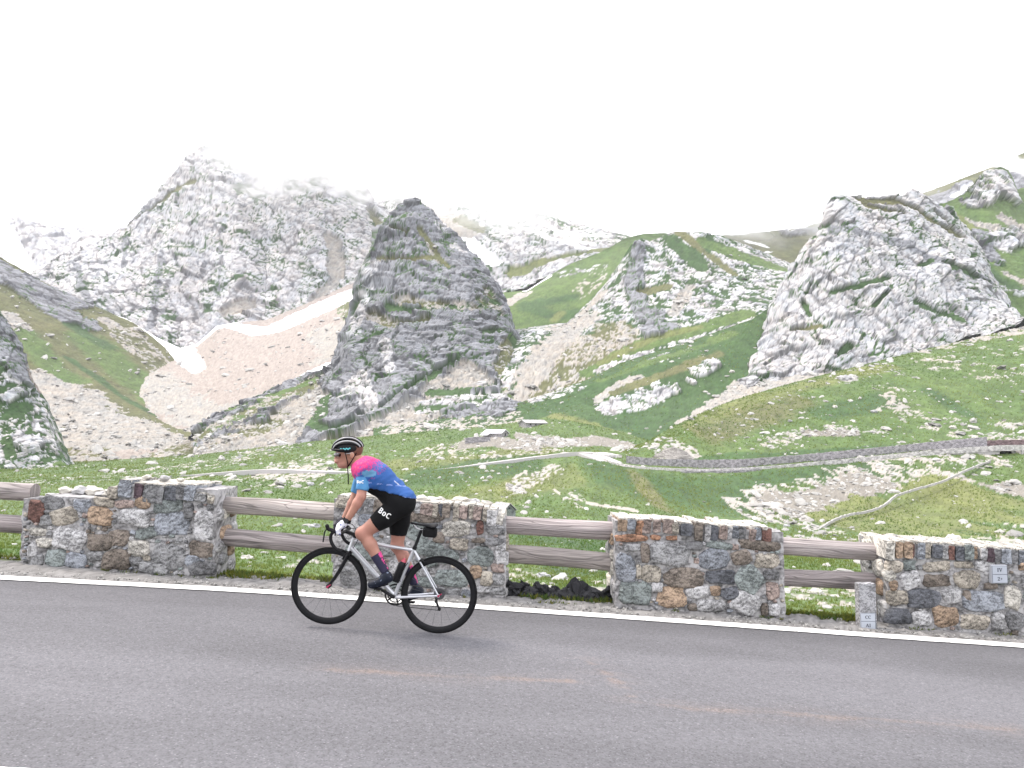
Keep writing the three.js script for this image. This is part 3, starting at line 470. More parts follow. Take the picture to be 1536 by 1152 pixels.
{
  // the stony verge on which the walls stand
  const P = [], C = [], I = [], nx = 1500, nz = 30;
  for (let j = 0; j <= nz; j++) for (let i = 0; i <= nx; i++) {
    const x = lerp(-26, 26, i / nx), t = j / nz, z = lerp(-8.18, -10.2, t) + curve(x) * (1 - t), n1 = fbm(x * 2.2, 1, z * 4, 3), n2 = noise(x * 17, 4, z * 17), n3 = noise(x * 43, 4, z * 43);
    P.push(x, roadY(x) + .004 + .02 * smooth(0, .1, t) + (n1 * .05 + n2 * .018 + n3 * .012) * smooth(0, .15, t) - .9 * Math.pow(smooth(.3, 1, t), 1.2), z);
    const turf = t > .3 && n1 + n2 * .4 + (t - .35) * 2 > .1, b = turf ? 1 : .20 * (1 + n2 * .35 + n3 * .5);
    C.push(...(turf ? [.12 * (1 + n3 * .4), .155 * (1 + n3 * .4), .04] : [b * 1.03, b, b * .98]));
  }
  for (let j = 0; j < nz; j++) for (let i = 0; i < nx; i++) { const a = j * (nx + 1) + i, c = a + nx + 1; I.push(a, a + 1, c + 1, a, c + 1, c); }
  const g = new THREE.BufferGeometry(); g.setAttribute('position', new THREE.Float32BufferAttribute(P, 3)); g.setAttribute('color', new THREE.Float32BufferAttribute(C, 3)); g.setIndex(I); g.computeVertexNormals();
  tag(mesh('verge', g, terrainMaterial), 'grey gritty verge between the edge line and the walls', 'verge', null, 'structure');
  const rnd = seeded(91), list = [], sh = lump(4, 0, .7, .4), o = new THREE.Object3D(), c = new THREE.Color();
  for (let i = 0; i < 5200; i++) { const x = (rnd() - .5) * 16, z = -8.24 - Math.pow(rnd(), 1.8) * 1.2; list.push([x, z + curve(x), .005 + .014 * Math.pow(rnd(), 3), rnd()]); }
  const im = new THREE.InstancedMesh(sh, mat(0xffffff, .95), list.length); im.name = 'verge_gravel';
  list.forEach(([x, z, r, v], i) => { o.position.set(x, roadY(x) + .022 - .9 * Math.pow(smooth(.3, 1, (-8.18 - z) / 2.02), 1.2), z); o.rotation.set(v * 6, i, 0); o.scale.setScalar(r); o.updateMatrix(); im.setMatrixAt(i, o.matrix); const b = .12 + .3 * v; im.setColorAt(i, c.setRGB(b, b * .98, b * .94)); });
  scene.add(tag(im, 'fine gravel lying on the verge under the walls', 'gravel', null, 'stuff'));
}
{
  const P = [], I = [], nx = 60, nz = 30;
  for (let j = 0; j <= nz; j++) for (let i = 0; i <= nx; i++) { const x = lerp(-150, 150, i / nx), t = j / nz, z = 2.6 + t * t * 200; P.push(x, roadY(clamp(x, -46, 46)) - .02 + (z - 2.6) * .14 * smooth(0, .2, t) + fbm(x * .08, 2, z * .08) * 1.6 * smooth(.02, .2, t), z); }
  for (let j = 0; j < nz; j++) for (let i = 0; i < nx; i++) { const a = j * (nx + 1) + i, c = a + nx + 1; I.push(a, c + 1, a + 1, a, c, c + 1); }
  const g = new THREE.BufferGeometry(); g.setAttribute('position', new THREE.Float32BufferAttribute(P, 3)); g.setIndex(I); g.computeVertexNormals();
  tag(mesh('bank', g, mat(lin(.10, .14, .04), .95)), 'grassy bank on the uphill side of the road', 'bank', null, 'structure');
}
{
  // weeds rooted along the verge, thickest in the gaps and along the foot of the walls
  const rnd = seeded(404), blades = [], list = [];
  for (let b = 0; b < 11; b++) {
    const a = rnd() * 6.28, r = rnd() * .35, x = Math.cos(a) * r, z = Math.sin(a) * r, h = .5 + rnd() * .8, lx = Math.cos(a) * (.2 + rnd() * .5), lz = Math.sin(a) * (.2 + rnd() * .5), q = rnd() * 3.14, dx = Math.cos(q) * .06, dz = Math.sin(q) * .06;
    blades.push(x - dx, -.1, z - dz, x + dx, -.1, z + dz, x + lx * .4 + dx * .6, h * .6, z + lz * .4 + dz * .6, x - dx, -.1, z - dz, x + lx * .4 + dx * .6, h * .6, z + lz * .4 + dz * .6, x + lx, h, z + lz);
  }
  const g = new THREE.BufferGeometry(); g.setAttribute('position', new THREE.Float32BufferAttribute(blades, 3)); g.computeVertexNormals();
  const gaps = [[-7.5, -5.4], [-3.27, -1.96], [-.08, 1.14], [2.97, 4.1]];
  for (let i = 0; i < 2600; i++) {
    const gap = gaps[Math.floor(rnd() * 4)], foot = rnd() < .12, x = foot ? (rnd() - .5) * 13 : lerp(gap[0], gap[1], rnd()), z = foot ? -8.48 - rnd() * .03 : -8.62 - rnd() * .7;
    if (noise(x * 1.7, 3, z * 2.5) < (foot ? .12 : -.1)) continue;
    list.push([x, roadY(x) + .015 - .9 * Math.pow(smooth(.3, 1, (-8.18 - z) / 2.02), 1.2), z, foot ? .02 + .025 * rnd() : .03 + .05 * rnd(), rnd() * 6.3, rnd()]);
  }
  const im = new THREE.InstancedMesh(g, new THREE.MeshPhysicalMaterial({ color: 0xffffff, roughness: .9, side: THREE.DoubleSide, transmission: .3, thickness: 0, specularIntensity: .2 }), list.length), o = new THREE.Object3D(), c = new THREE.Color(); im.name = 'verge_weeds';
  list.forEach(([x, y, z, r, a, v], i) => { o.position.set(x, y, z); o.rotation.set(0, a, 0); o.scale.setScalar(r); o.updateMatrix(); im.setMatrixAt(i, o.matrix); im.setColorAt(i, c.setRGB(lerp(.07, .2, v), lerp(.13, .2, v), .035)); });
  scene.add(tag(im, 'short weeds and grass rooted along the verge in the gaps', 'weeds', null, 'stuff'));
}
// ---------------------------------------------------------------- rough stone and wood
function greyTexture(size, f, repeat = 1) {
  const d = new Uint8Array(size * size * 4);
  for (let j = 0; j < size; j++) for (let i = 0; i < size; i++) { const v = clamp(f(i / size, j / size), 0, 1) * 255, k = (j * size + i) * 4; d[k] = d[k + 1] = d[k + 2] = v; d[k + 3] = 255; }
  const t = new THREE.DataTexture(d, size, size); t.wrapS = t.wrapT = THREE.MirroredRepeatWrapping; t.magFilter = THREE.LinearFilter; t.minFilter = THREE.LinearMipmapLinearFilter; t.generateMipmaps = true; t.repeat.set(repeat, repeat); t.needsUpdate = true;
  return t;
}
const rockGrain = greyTexture(512, (u, v) => { const w = fbm(u * 6, v * 6, 2, 4), vein = 1 - Math.min(1, Math.abs(noise(u * 9 + w * 3, v * 14 + w * 4, 5)) * 9), fleck = noise(u * 90, v * 90, 3); return .86 + w * .55 + fleck * .22 - vein * .22 + (fbm(u * 25, v * 40, 8, 3)) * .5; });
rockGrain.colorSpace = THREE.SRGBColorSpace;
const rockBump = greyTexture(512, (u, v) => .5 + fbm(u * 14, v * 20, 2, 5) * .7 + ridged(u * 5, v * 8, 6, 3) * .2);
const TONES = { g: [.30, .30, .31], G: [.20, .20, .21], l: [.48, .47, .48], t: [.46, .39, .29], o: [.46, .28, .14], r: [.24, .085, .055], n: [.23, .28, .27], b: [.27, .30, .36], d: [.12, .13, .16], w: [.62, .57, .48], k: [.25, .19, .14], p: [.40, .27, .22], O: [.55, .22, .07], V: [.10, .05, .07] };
const stoneMaterials = {};
for (const k in TONES) stoneMaterials[k] = [0, 1].map((q) => new THREE.MeshStandardMaterial({ color: lin(...TONES[k].map((c) => lerp(c, (TONES[k][0] + TONES[k][1] + TONES[k][2]) / 3, .42) * (q ? 1.2 : 1.0))), map: rockGrain, bumpMap: rockBump, bumpScale: .02, roughness: .9 }));
const mortar = new THREE.MeshStandardMaterial({ color: lin(.43, .42, .425), map: rockGrain, bumpMap: rockBump, bumpScale: .02, roughness: .97 });
let stoneSeed = 1;
function stoneFace(w, h, turn, deep) {                               // one rubble stone set in the face: +z looks out of the wall
  const N = 15, R = [[1, -.05], [1.0, .35], [.93, .78], [.74, 1], [.36, 1.06]], P = [], U = [], I = [], seed = stoneSeed++ * 3.17, c = Math.cos(turn), s = Math.sin(turn);
  const ox = .28 + (seed * .37 % 1) * .44, oy = .28 + (seed * .61 % 1) * .44, push = (x, y, z) => { P.push(x, y, z); U.push(x * .9 + ox, y * .9 + oy); };
  const rim = []; for (let i = 0; i < N; i++) { const a = i / N * 6.2832, e = .58, ca = Math.cos(a), sa = Math.sin(a); const k = 1 + .30 * noise(ca * 1.3 + seed, sa * 1.3, seed) + .12 * noise(ca * 3.4 + seed, sa * 3.4, 2); rim.push([Math.sign(ca) * Math.pow(Math.abs(ca), e) * w / 2 * k, Math.sign(sa) * Math.pow(Math.abs(sa), e) * h / 2 * k]); }
  const tx = .5 * noise(seed, 1, 1), ty = .5 * noise(seed, 5, 2);
  for (const [r, z] of R) for (const [x, y] of rim) { const X = x * r, Y = y * r; push(X * c - Y * s, X * s + Y * c, z * deep * (1 + (tx * X / w + ty * Y / h) * 1.4 + .34 * noise(X * 16 + seed, Y * 16, 3))); }
  push(0, 0, deep * (1.05 + .2 * noise(seed, 2, 9)));
  for (let k = 0; k + 1 < R.length; k++) for (let i = 0; i < N; i++) { const a = k * N + i, b = k * N + (i + 1) % N; I.push(a, b, b + N, a, b + N, a + N); }
  const o = (R.length - 1) * N, m = R.length * N; for (let i = 0; i < N; i++) I.push(o + i, o + (i + 1) % N, m);
  const g = new THREE.BufferGeometry(); g.setAttribute('position', new THREE.Float32BufferAttribute(P, 3)); g.setAttribute('uv', new THREE.Float32BufferAttribute(U, 2)); g.setIndex(I); g.computeVertexNormals();
  return g;
}
function block(w, h, d, rough, seg = [3, 3, 6]) {                    // an uneven squared stone, its foot at y = 0
  let g = new THREE.BoxGeometry(w, h, d, ...seg); const seed = stoneSeed++ * 2.31, p = g.attributes.position, u = g.attributes.uv;
  for (let i = 0; i < p.count; i++) {
    let x = p.getX(i), y = p.getY(i), z = p.getZ(i); const q = (Math.abs(x / w) + Math.abs(y / h) + Math.abs(z / d)) * 2 / 3, k = q > .9 ? .93 : q > .7 ? .985 : 1.0;
    x *= k; y *= k; x += rough * noise(x * 6 + seed, y * 6, z * 6); y += rough * noise(x * 6, y * 6 + seed, z * 6 + 4); z += rough * noise(x * 6 + 8, y * 6, z * 6 + seed);
    p.setXYZ(i, x, y + h / 2, z); u.setXY(i, (x + z * .7) * .8 + .4 + (seed * .37 % 1) * .2, (y + z * .8) * .8 + .4 + (seed * .61 % 1) * .2);
  }
  g.computeVertexNormals();
  return g;
}
// ---------------------------------------------------------------- the four stone walls
const FACE = 8.54, M = FACE / FOCAL, THICK = .62;
const wallX = (px) => (px - 768) * M;
function stoneWall(label, x0, x1, top, crop, faces, caps, opt = {}) {
  const t = thing('stone_wall', label, 'wall', 'stone walls along the road', new THREE.Vector3(x0, roadY(x0), -FACE)), rnd = seeded(opt.seed);
  const local = (cx, cy) => at(crop[0] + cx * crop[2], crop[1] + cy * crop[2], FACE).sub(t.position);
  const lean = (x) => -GRADE * x;                                    // its courses run with the road
  const L = x1 - x0, topAt = (x) => top(x) + lean(x);
  { // mortar core
    const g = new THREE.BoxGeometry(1, 1, 1, 70, 26, 16), p = g.attributes.position, u = g.attributes.uv, n = g.attributes.normal;
    for (let i = 0; i < p.count; i++) {
      const fx = p.getX(i) + .5, fy = p.getY(i) + .5, fz = p.getZ(i) + .5, x = fx * L, y0 = lean(x) - .25, y = lerp(y0, topAt(x) - .02, fy), z = -THICK + fz * THICK;
      const k = .012 + .026 * fbm(x * 9 + opt.seed, y * 9, z * 9, 3) ;
      p.setXYZ(i, x + (2 * fx - 1) * k, y + (fy === 1 ? k : 0), z + (2 * fz - 1) * k); u.setXY(i, (x + z) * .42 + .3, (y + z * .6) * .42 + .3);
    }
    g.computeVertexNormals(); mesh('mortar', g, mortar, t);
  }
  const put = [], add = (x, y, w, h, turn, tone, deep) => {
    const m = mesh('stone', stoneFace(w, h, turn, deep), stoneMaterials[tone][put.length % 2], t); m.position.set(x, y, .002); put.push([x, y, w, h]);
  };
  for (const [cx, cy, w, h, turn, tone] of faces) { const p = local(cx, cy); if (p.x > 0 && p.x < L) add(p.x, p.y, w * crop[2] * M * 1.02, h * crop[2] * M * 1.02, -turn * Math.PI / 180, tone, .028 + .024 * rnd()); }
  for (let k = 0; k < 2600; k++) {                                   // smaller stones in the mortar between them
    const big = k < 900 && opt.fill, w = big ? .12 + .16 * rnd() : .035 + .05 * rnd(), h = w * (.55 + .35 * rnd()), x = lerp(w * .5, L - w * .5, rnd()), y = lean(x) + lerp(.05, top(x) - (opt.cap ?? .16) - h * .6, rnd());
    if (put.some(([a, b, c, d]) => Math.abs(a - x) < (c + w) * .46 && Math.abs(b - y) < (d + h) * .46)) continue;
    add(x, y, w, h, (rnd() - .5) * .7, 'gglntbkGp'[Math.floor(rnd() * 9)], .022 + .02 * rnd());
    if (put.length > 118) break;
  }
  for (const side of opt.ends ?? []) for (let k = 0, tries = 0, seen = []; k < 16 && tries < 400; tries++) {   // stones of the end faces
    const w = .14 + .16 * rnd(), h = .1 + .12 * rnd(), z = lerp(-THICK + w / 2, -w / 2, rnd()), x = side < 0 ? 0 : L, y = lean(x) + lerp(.06, top(x) - .2, rnd());
    if (seen.some(([a, b, c, d]) => Math.abs(a - z) < (c + w) * .47 && Math.abs(b - y) < (d + h) * .47)) continue;
    const m = mesh('stone', stoneFace(w, h, 0, .04), stoneMaterials['wltlog'[Math.floor(rnd() * 6)]][k % 2], t); m.position.set(x + side * .002, y, z); m.rotation.y = side * Math.PI / 2; seen.push([z, y, w, h]); k++;
  }
  let last = -9;
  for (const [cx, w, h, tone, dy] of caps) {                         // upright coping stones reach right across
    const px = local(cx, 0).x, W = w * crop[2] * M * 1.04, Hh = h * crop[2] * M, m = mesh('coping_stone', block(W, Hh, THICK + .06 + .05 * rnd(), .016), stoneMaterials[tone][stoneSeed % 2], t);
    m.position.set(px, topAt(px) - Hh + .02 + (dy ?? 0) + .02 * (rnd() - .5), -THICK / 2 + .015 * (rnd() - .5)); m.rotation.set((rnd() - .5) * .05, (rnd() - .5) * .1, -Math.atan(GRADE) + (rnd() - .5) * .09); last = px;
    const litTop = mesh('sunlit_top', block(W * 1.02, .035, THICK + .05, .014, [3, 1, 8]), stoneMaterials.w[stoneSeed % 2], m); litTop.position.set(0, Hh - .022, 0);  // pale slab on top: the bright light on the coping put into colour
  }
  for (const [x, y, r, tone] of opt.lumps ?? []) { const m = mesh('top_stone', lump(stoneSeed++ % 9 + 1, 1, .55, .45), stoneMaterials[tone][0], t); m.position.set(x, topAt(x) + y, -.16 - .3 * rnd()); m.scale.setScalar(r); m.rotation.y = r * 90; }
  return t;
}
const spread = (from, to, step, h, seed) => { const r = seeded(seed), out = []; for (let x = from; x < to;) { const w = step * (.6 + r() * .9); out.push([x + w / 2, w * .94, h * (.8 + .35 * r()), 'ptlgkbdnt'[Math.floor(r() * 9)]]); x += w; } return out; };
const wallA = stoneWall('broken stone wall with a crumbled low shoulder and a rust-red corner stone', wallX(43), wallX(327), (x) => lerp(.80, .985, smooth(.92, 1.06, x)) - .05 * smooth(.3, .05, x), [0, 690, .2344], [
  [238, 325, 100, 145, 0, 'r'], [345, 275, 150, 90, 10, 'G'], [420, 362, 175, 112, -12, 't'], [530, 290, 110, 80, 0, 'b'], [305, 385, 90, 70, 0, 'g'], [645, 362, 160, 120, 0, 'o'], [675, 270, 130, 60, 10, 't'], [805, 280, 120, 55, 0, 'p'], [915, 272, 90, 76, 0, 'o'], [860, 365, 215, 112, 8, 'l'], [1085, 290, 190, 92, -8, 'n'], [1100, 410, 220, 135, 0, 'b'], [1212, 320, 60, 110, 0, 'G'], [1300, 430, 125, 190, 0, 'l'], [940, 468, 130, 66, -10, 'n'],
  [450, 505, 220, 140, 15, 'l'], [248, 458, 110, 56, 0, 'w'], [290, 527, 105, 58, 0, 'w'], [215, 575, 58, 110, 0, 'l'], [360, 632, 140, 122, 0, 'n'], [245, 640, 90, 80, 0, 'g'], [495, 645, 130, 100, 20, 'b'], [645, 525, 160, 115, 0, 'k'], [768, 495, 130, 105, 0, 'k'], [750, 642, 180, 128, 0, 'k'], [610, 610, 110, 66, 0, 'g'], [890, 562, 130, 98, 0, 'w'], [870, 640, 80, 56, 0, 'G'], [1080, 610, 220, 150, 25, 'g'], [985, 690, 200, 74, 8, 'g'], [1288, 570, 160, 100, 8, 'k'], [1235, 645, 90, 66, 0, 'b'], [1300, 692, 165, 84, 0, 'G']],
  [[745, 60, 70, 't'], [820, 80, 105, 'b'], [905, 55, 95, 'V'], [1000, 130, 115, 'G'], [1105, 75, 90, 'd'], [1172, 60, 100, 'G'], [1232, 62, 96, 'b'], [1300, 74, 50, 'g', -.07], [1362, 40, 46, 't', -.09]],
  { seed: 3, ends: [1], cap: .14, lumps: [[.1, .0, .07, 'l'], [.25, .02, .09, 'w'], [.42, .03, .1, 'l'], [.6, .03, .1, 'w'], [.75, .02, .08, 'l'], [.86, .05, .09, 'w'], [.5, .06, .06, 'w'], [1.2, .06, .05, 'w'], [1.4, .06, .06, 'l'], [1.62, .06, .05, 'w']] });
const wallB = stoneWall('stone wall with coping and pale cream block behind the cyclist', wallX(505), wallX(757), (x) => .985 - .09 * smooth(1.66, 1.84, x), [590, 720, .2148], [
  [440, 340, 185, 112, 0, 'w'], [605, 332, 50, 98, 0, 'r'], [710, 340, 130, 76, 0, 'g'], [465, 448, 135, 76, 0, 't'], [600, 420, 100, 34, 0, 'k'], [700, 432, 130, 56, 0, 'G'], [610, 535, 170, 130, 0, 'n'], [752, 520, 76, 150, 0, 'l'], [390, 535, 120, 100, 0, 'n'], [410, 685, 230, 124, 8, 'n'], [575, 640, 90, 84, 0, 'o'], [655, 685, 88, 96, 0, 't'], [728, 612, 96, 66, 0, 'p'], [732, 692, 90, 74, 0, 'g'], [625, 762, 100, 54, 0, 'l'], [725, 775, 110, 54, 0, 'g'], [235, 255, 230, 84, 5, 'k'], [170, 370, 190, 120, 25, 'n'], [255, 475, 210, 104, 15, 'n'], [185, 640, 140, 66, 0, 'g'], [235, 705, 150, 76, 10, 'n'], [115, 260, 90, 76, 0, 'k'], [318, 400, 84, 76, 0, 'k'], [20, 330, 170, 110, 0, 'g'], [-150, 300, 170, 110, 10, 'b'], [-300, 320, 130, 150, 0, 'l'], [-60, 470, 190, 130, -10, 'g'], [-240, 500, 190, 130, 0, 'n'], [60, 610, 160, 110, 0, 'l'], [-120, 640, 180, 120, 0, 'g'], [-300, 660, 150, 140, 0, 'g']],
  [...spread(-388, 130, 64, 86, 4), [165, 40, 74, 'l'], [235, 88, 76, 'p'], [300, 34, 92, 't'], [337, 42, 84, 'd'], [380, 50, 92, 'k'], [432, 42, 108, 't'], [492, 60, 84, 'p'], [545, 36, 92, 't'], [592, 52, 90, 'p'], [636, 34, 94, 't'], [690, 66, 112, 'l'], [750, 50, 60, 'w']],
  { seed: 11, ends: [-1, 1], cap: .15, fill: 1, lumps: [[.72, .03, .07, 'w'], [.82, .03, .06, 'l'], [.95, .035, .09, 'w'], [1.12, .03, .06, 'w'], [1.36, .03, .1, 'w'], [1.5, .03, .07, 'l'], [1.66, .03, .06, 'w'], [.2, .03, .07, 'l'], [.4, .03, .08, 'w']] });
const wallC = stoneWall('stone wall with a row of upright coping stones and bright orange stone band', wallX(922), wallX(1168), (x) => .965, [890, 740, .2018], [
  [285, 330, 245, 54, 0, 'O'], [460, 327, 72, 40, 0, 'O'], [580, 330, 84, 36, 0, 'O'], [280, 402, 130, 58, 0, 'g'], [385, 440, 68, 145, 0, 'k'], [570, 455, 285, 165, 8, 'g'], [745, 388, 128, 64, 0, 'G'], [930, 385, 195, 58, 8, 'n'], [900, 487, 225, 150, 0, 'b'], [1102, 478, 150, 108, -10, 'k'], [1230, 385, 300, 74, 5, 'k'], [1280, 502, 185, 106, 5, 't'], [240, 562, 150, 205, 0, 'b'], [335, 582, 40, 115, 0, 't'], [432, 592, 136, 134, 10, 't'], [662, 628, 275, 140, 0, 'k'], [938, 620, 225, 108, 0, 'd'], [1160, 638, 205, 190, 35, 'n'], [1315, 608, 118, 66, 0, 'G'], [1330, 720, 98, 135, 0, 'p'], [295, 745, 240, 162, 0, 'n'], [578, 768, 208, 146, 0, 'o'], [472, 695, 88, 70, 0, 'l'], [775, 732, 165, 98, -10, 'l'], [905, 722, 84, 72, 0, 'o'], [1012, 738, 126, 88, 0, 'd'], [862, 832, 215, 88, 0, 'l'], [1135, 812, 220, 165, 30, 'l'], [1268, 862, 48, 86, 0, 'k'], [1340, 862, 86, 96, 0, 'l'], [742, 842, 78, 56, 0, 'k']],
  [[205, 60, 88, 'o'], [270, 58, 80, 'b'], [338, 50, 98, 'O'], [395, 64, 98, 'p'], [466, 58, 90, 'p'], [540, 76, 98, 'p'], [605, 46, 80, 't'], [680, 88, 92, 'd'], [768, 62, 128, 'k'], [826, 40, 122, 'l'], [882, 66, 112, 'd'], [946, 50, 100, 'p'], [1000, 48, 90, 'l'], [1051, 48, 84, 'b'], [1105, 54, 92, 'G'], [1158, 42, 90, 'p'], [1205, 50, 92, 'b'], [1270, 70, 92, 'r']],
  { seed: 21, ends: [-1], cap: .16, lumps: [] });
const wallD = stoneWall('long stone wall with coping stones and a small numbered plate', wallX(1323), wallX(1323) + 3.6, (x) => .93, [1240, 770, .1927], [
  [475, 470, 90, 110, -30, 'w'], [515, 415, 138, 100, 0, 't'], [635, 400, 98, 86, 0, 'n'], [855, 412, 235, 76, -4, 't'], [850, 520, 205, 104, 0, 'k'], [650, 518, 165, 140, -20, 'l'], [1062, 397, 138, 56, 0, 't'], [1215, 402, 148, 86, -10, 'l'], [1085, 512, 205, 135, 0, 't'], [510, 560, 60, 80, 0, 'o'], [540, 655, 168, 112, 0, 't'], [750, 662, 238, 145, 0, 'd'], [965, 642, 138, 112, 0, 'l'], [1220, 682, 300, 165, 0, 'b'], [1435, 657, 128, 175, 15, 'w'], [1085, 640, 70, 74, 0, 'k'], [545, 800, 205, 115, 0, 'd'], [735, 817, 148, 118, 0, 'l'], [920, 797, 198, 165, 0, 'o'], [1150, 842, 218, 116, 0, 't'], [1320, 837, 98, 132, 0, 'l'], [1455, 832, 155, 132, 0, 'G'], [1270, 560, 100, 46, 0, 'k'], [1520, 412, 70, 60, 0, 'o'], [1545, 525, 80, 116, 0, 'l'], [1640, 450, 120, 110, 0, 'g'], [1620, 620, 180, 120, 0, 'n'], [1700, 780, 220, 130, 0, 'k'], [1800, 560, 150, 150, 0, 't'], [1950, 450, 170, 100, 0, 'b'], [1960, 640, 180, 140, 0, 'l'], [2100, 800, 200, 120, 0, 'g']],
  [[475, 66, 132, 'w'], [535, 54, 120, 'o'], [600, 60, 118, 'o'], [648, 40, 110, 'r'], [705, 58, 120, 'b'], [760, 48, 110, 't'], [825, 78, 100, 'd'], [902, 48, 110, 'l'], [952, 46, 112, 'r'], [1012, 68, 112, 'd'], [1085, 64, 112, 'n'], [1135, 32, 90, 'o'], [1178, 52, 92, 'l'], [1238, 62, 112, 'V'], [1300, 52, 92, 'G'], [1366, 78, 112, 'b'], [1432, 52, 100, 'G'], [1497, 76, 112, 'b'], ...spread(1540, 2640, 66, 110, 9)],
  { seed: 33, ends: [-1], cap: .18, fill: 1 });
// ---------------------------------------------------------------- log rails between the walls
const wood = (seed) => { const t = greyTexture(512, (u, v) => { const w = fbm(u * 3 + seed, v * 1.2, 3, 3), grain = fbm(u * 44 + w * 6, v * 2.2 + seed, 1, 4), split = 1 - Math.min(1, Math.abs(noise(u * 16 + w * 5, v * .9, seed)) * 15); return .84 + w * .35 + grain * .42 - split * .2; }); t.colorSpace = THREE.SRGBColorSpace; return t; };
const woods = [2, 9, 17].map((s, i) => { const t = wood(s); return new THREE.MeshStandardMaterial({ color: lin(...[[.48, .425, .415], [.45, .395, .39], [.50, .445, .42]][i]), map: t, bumpMap: t, bumpScale: .012, roughness: .86 }); });
function log(a, b, r, n, label) {
  const A = at(...a, FACE + .28), B = at(...b, FACE + .28), len = A.distanceTo(B), g = new THREE.CylinderGeometry(r, r, len, 26, 40, false), p = g.attributes.position, u = g.attributes.uv;
  for (let i = 0; i < p.count; i++) { const x = p.getX(i), y = p.getY(i), z = p.getZ(i), k = 1 + .05 * noise(y * 1.1 + n * 5, x * 3, z * 3) + .05 * noise(x * 14, y * .9 + n, z * 14); p.setXYZ(i, x * k + .012 * Math.sin(y * 2 + n), y, z * k + .012 * Math.cos(y * 1.6 + n)); u.setXY(i, u.getX(i) * 1 + n * .31, y * .55 + n * .4); }
  g.computeVertexNormals();
  const t = thing('log_rail', label, 'rail', 'log rails between the walls', A.clone().add(B).multiplyScalar(.5)), m = mesh('log', g, woods[n % 3], t);
  m.quaternion.setFromUnitVectors(new THREE.Vector3(0, 1, 0), B.clone().sub(A).normalize()); m.rotateY(n * 1.3);
}
log([-330, 711], [52, 738.5], .1, 0, 'upper grey log rail running into the broken wall shoulder'); log([-330, 763], [52, 790], .1, 1, 'lower grey log rail running in beside the rust-red corner stone');
log([318, 757], [512, 769], .1, 2, 'upper weathered log rail just behind the handlebars of the bicycle'); log([318, 804.5], [512, 817], .1, 3, 'lower weathered log rail seen just above the front wheel');
log([750, 785], [926, 798], .103, 4, 'upper log rail with wavy grain over the lumps of broken tar'); log([750, 831], [926, 843.5], .1, 5, 'lower log rail above the lumps of broken tar');
log([1160, 817], [1330, 827.5], .098, 6, 'upper log rail above the concrete marker post'); log([1160, 864.5], [1330, 875.5], .097, 7, 'lower log rail ending behind the concrete marker post');
// ---------------------------------------------------------------- marker post, plate, broken tar
const font = await new FontLoader().loadAsync('fonts/droid/droid_serif_bold.typeface.json'), sansFont = await new FontLoader().loadAsync('fonts/droid/droid_sans_bold.typeface.json');
const words = (text, size, depth = .002, f = font) => { const g = new TextGeometry(text, { font: f, size, depth, curveSegments: 4, bevelEnabled: false }); g.center(); return g; };
const ink = mat(lin(.04, .045, .06), .7), enamel = mat(lin(.42, .45, .51), .6);
const concrete = new THREE.MeshStandardMaterial({ color: lin(.40, .40, .42), map: rockGrain, bumpMap: rockBump, bumpScale: .006, roughness: .95 });
function plate(parent, w, h, top, bottom, z) {
  const pl = mesh('plate', new RoundedBoxGeometry(w, h, .008, 2, .003), enamel, parent);
  const a = mesh('lettering', words(top, h * .2), ink, pl); a.position.set(0, h * .25, .0045);
  const b = mesh('lettering', words(bottom, h * .2), ink, pl); b.position.set(0, -h * .25, .0045);
  const r = mesh('rule', new THREE.BoxGeometry(w * .9, h * .022, .002), ink, pl); r.position.set(0, 0, .0045);
  const e = new THREE.Shape([[-w / 2, -h / 2], [w / 2, -h / 2], [w / 2, h / 2], [-w / 2, h / 2]].map(([x, y]) => new THREE.Vector2(x * .97, y * .97))); e.holes.push(new THREE.Path([[-w / 2, -h / 2], [-w / 2, h / 2], [w / 2, h / 2], [w / 2, -h / 2]].map(([x, y]) => new THREE.Vector2(x * .93, y * .945))));
  const fr = mesh('border', new THREE.ExtrudeGeometry(e, { depth: .0015, bevelEnabled: false }), ink, pl); fr.position.z = .0035;
  pl.position.copy(z); return pl;
}
{
  const d = 8.36, p = at(1303, 935, d), w = .187, h = .50, t = thing('marker_post', 'small square concrete marker post with a lettered plate at its foot', 'post', null, new THREE.Vector3(p.x, roadY(p.x), -d));
  const g = new RoundedBoxGeometry(w, h, .11, 3, .012); g.translate(0, h / 2 - .01, -.055); const u = g.attributes.uv, q = g.attributes.position; for (let i = 0; i < q.count; i++) u.setXY(i, (q.getX(i) + q.getZ(i)) * 1.1 + .5, q.getY(i) * 1.1 + .2);
  mesh('post', g, concrete, t); plate(t, .165, .172, 'CC', 'AI', new THREE.Vector3(-.008, .095, .003));
}
{
  const p = at(1499.5, 861.5, FACE - .075), t = thing('number_plate', 'small pale plate with two characters fixed to the stone wall', 'plate', null, p); t.position.z = -FACE + .075;
  const b = mesh('backing', new RoundedBoxGeometry(.178, .2, .05, 2, .008), mat(lin(.42, .43, .46), .8), t); b.position.z = -.03; plate(t, .172, .19, 'IV', '2+', new THREE.Vector3(0, 0, 0));
}
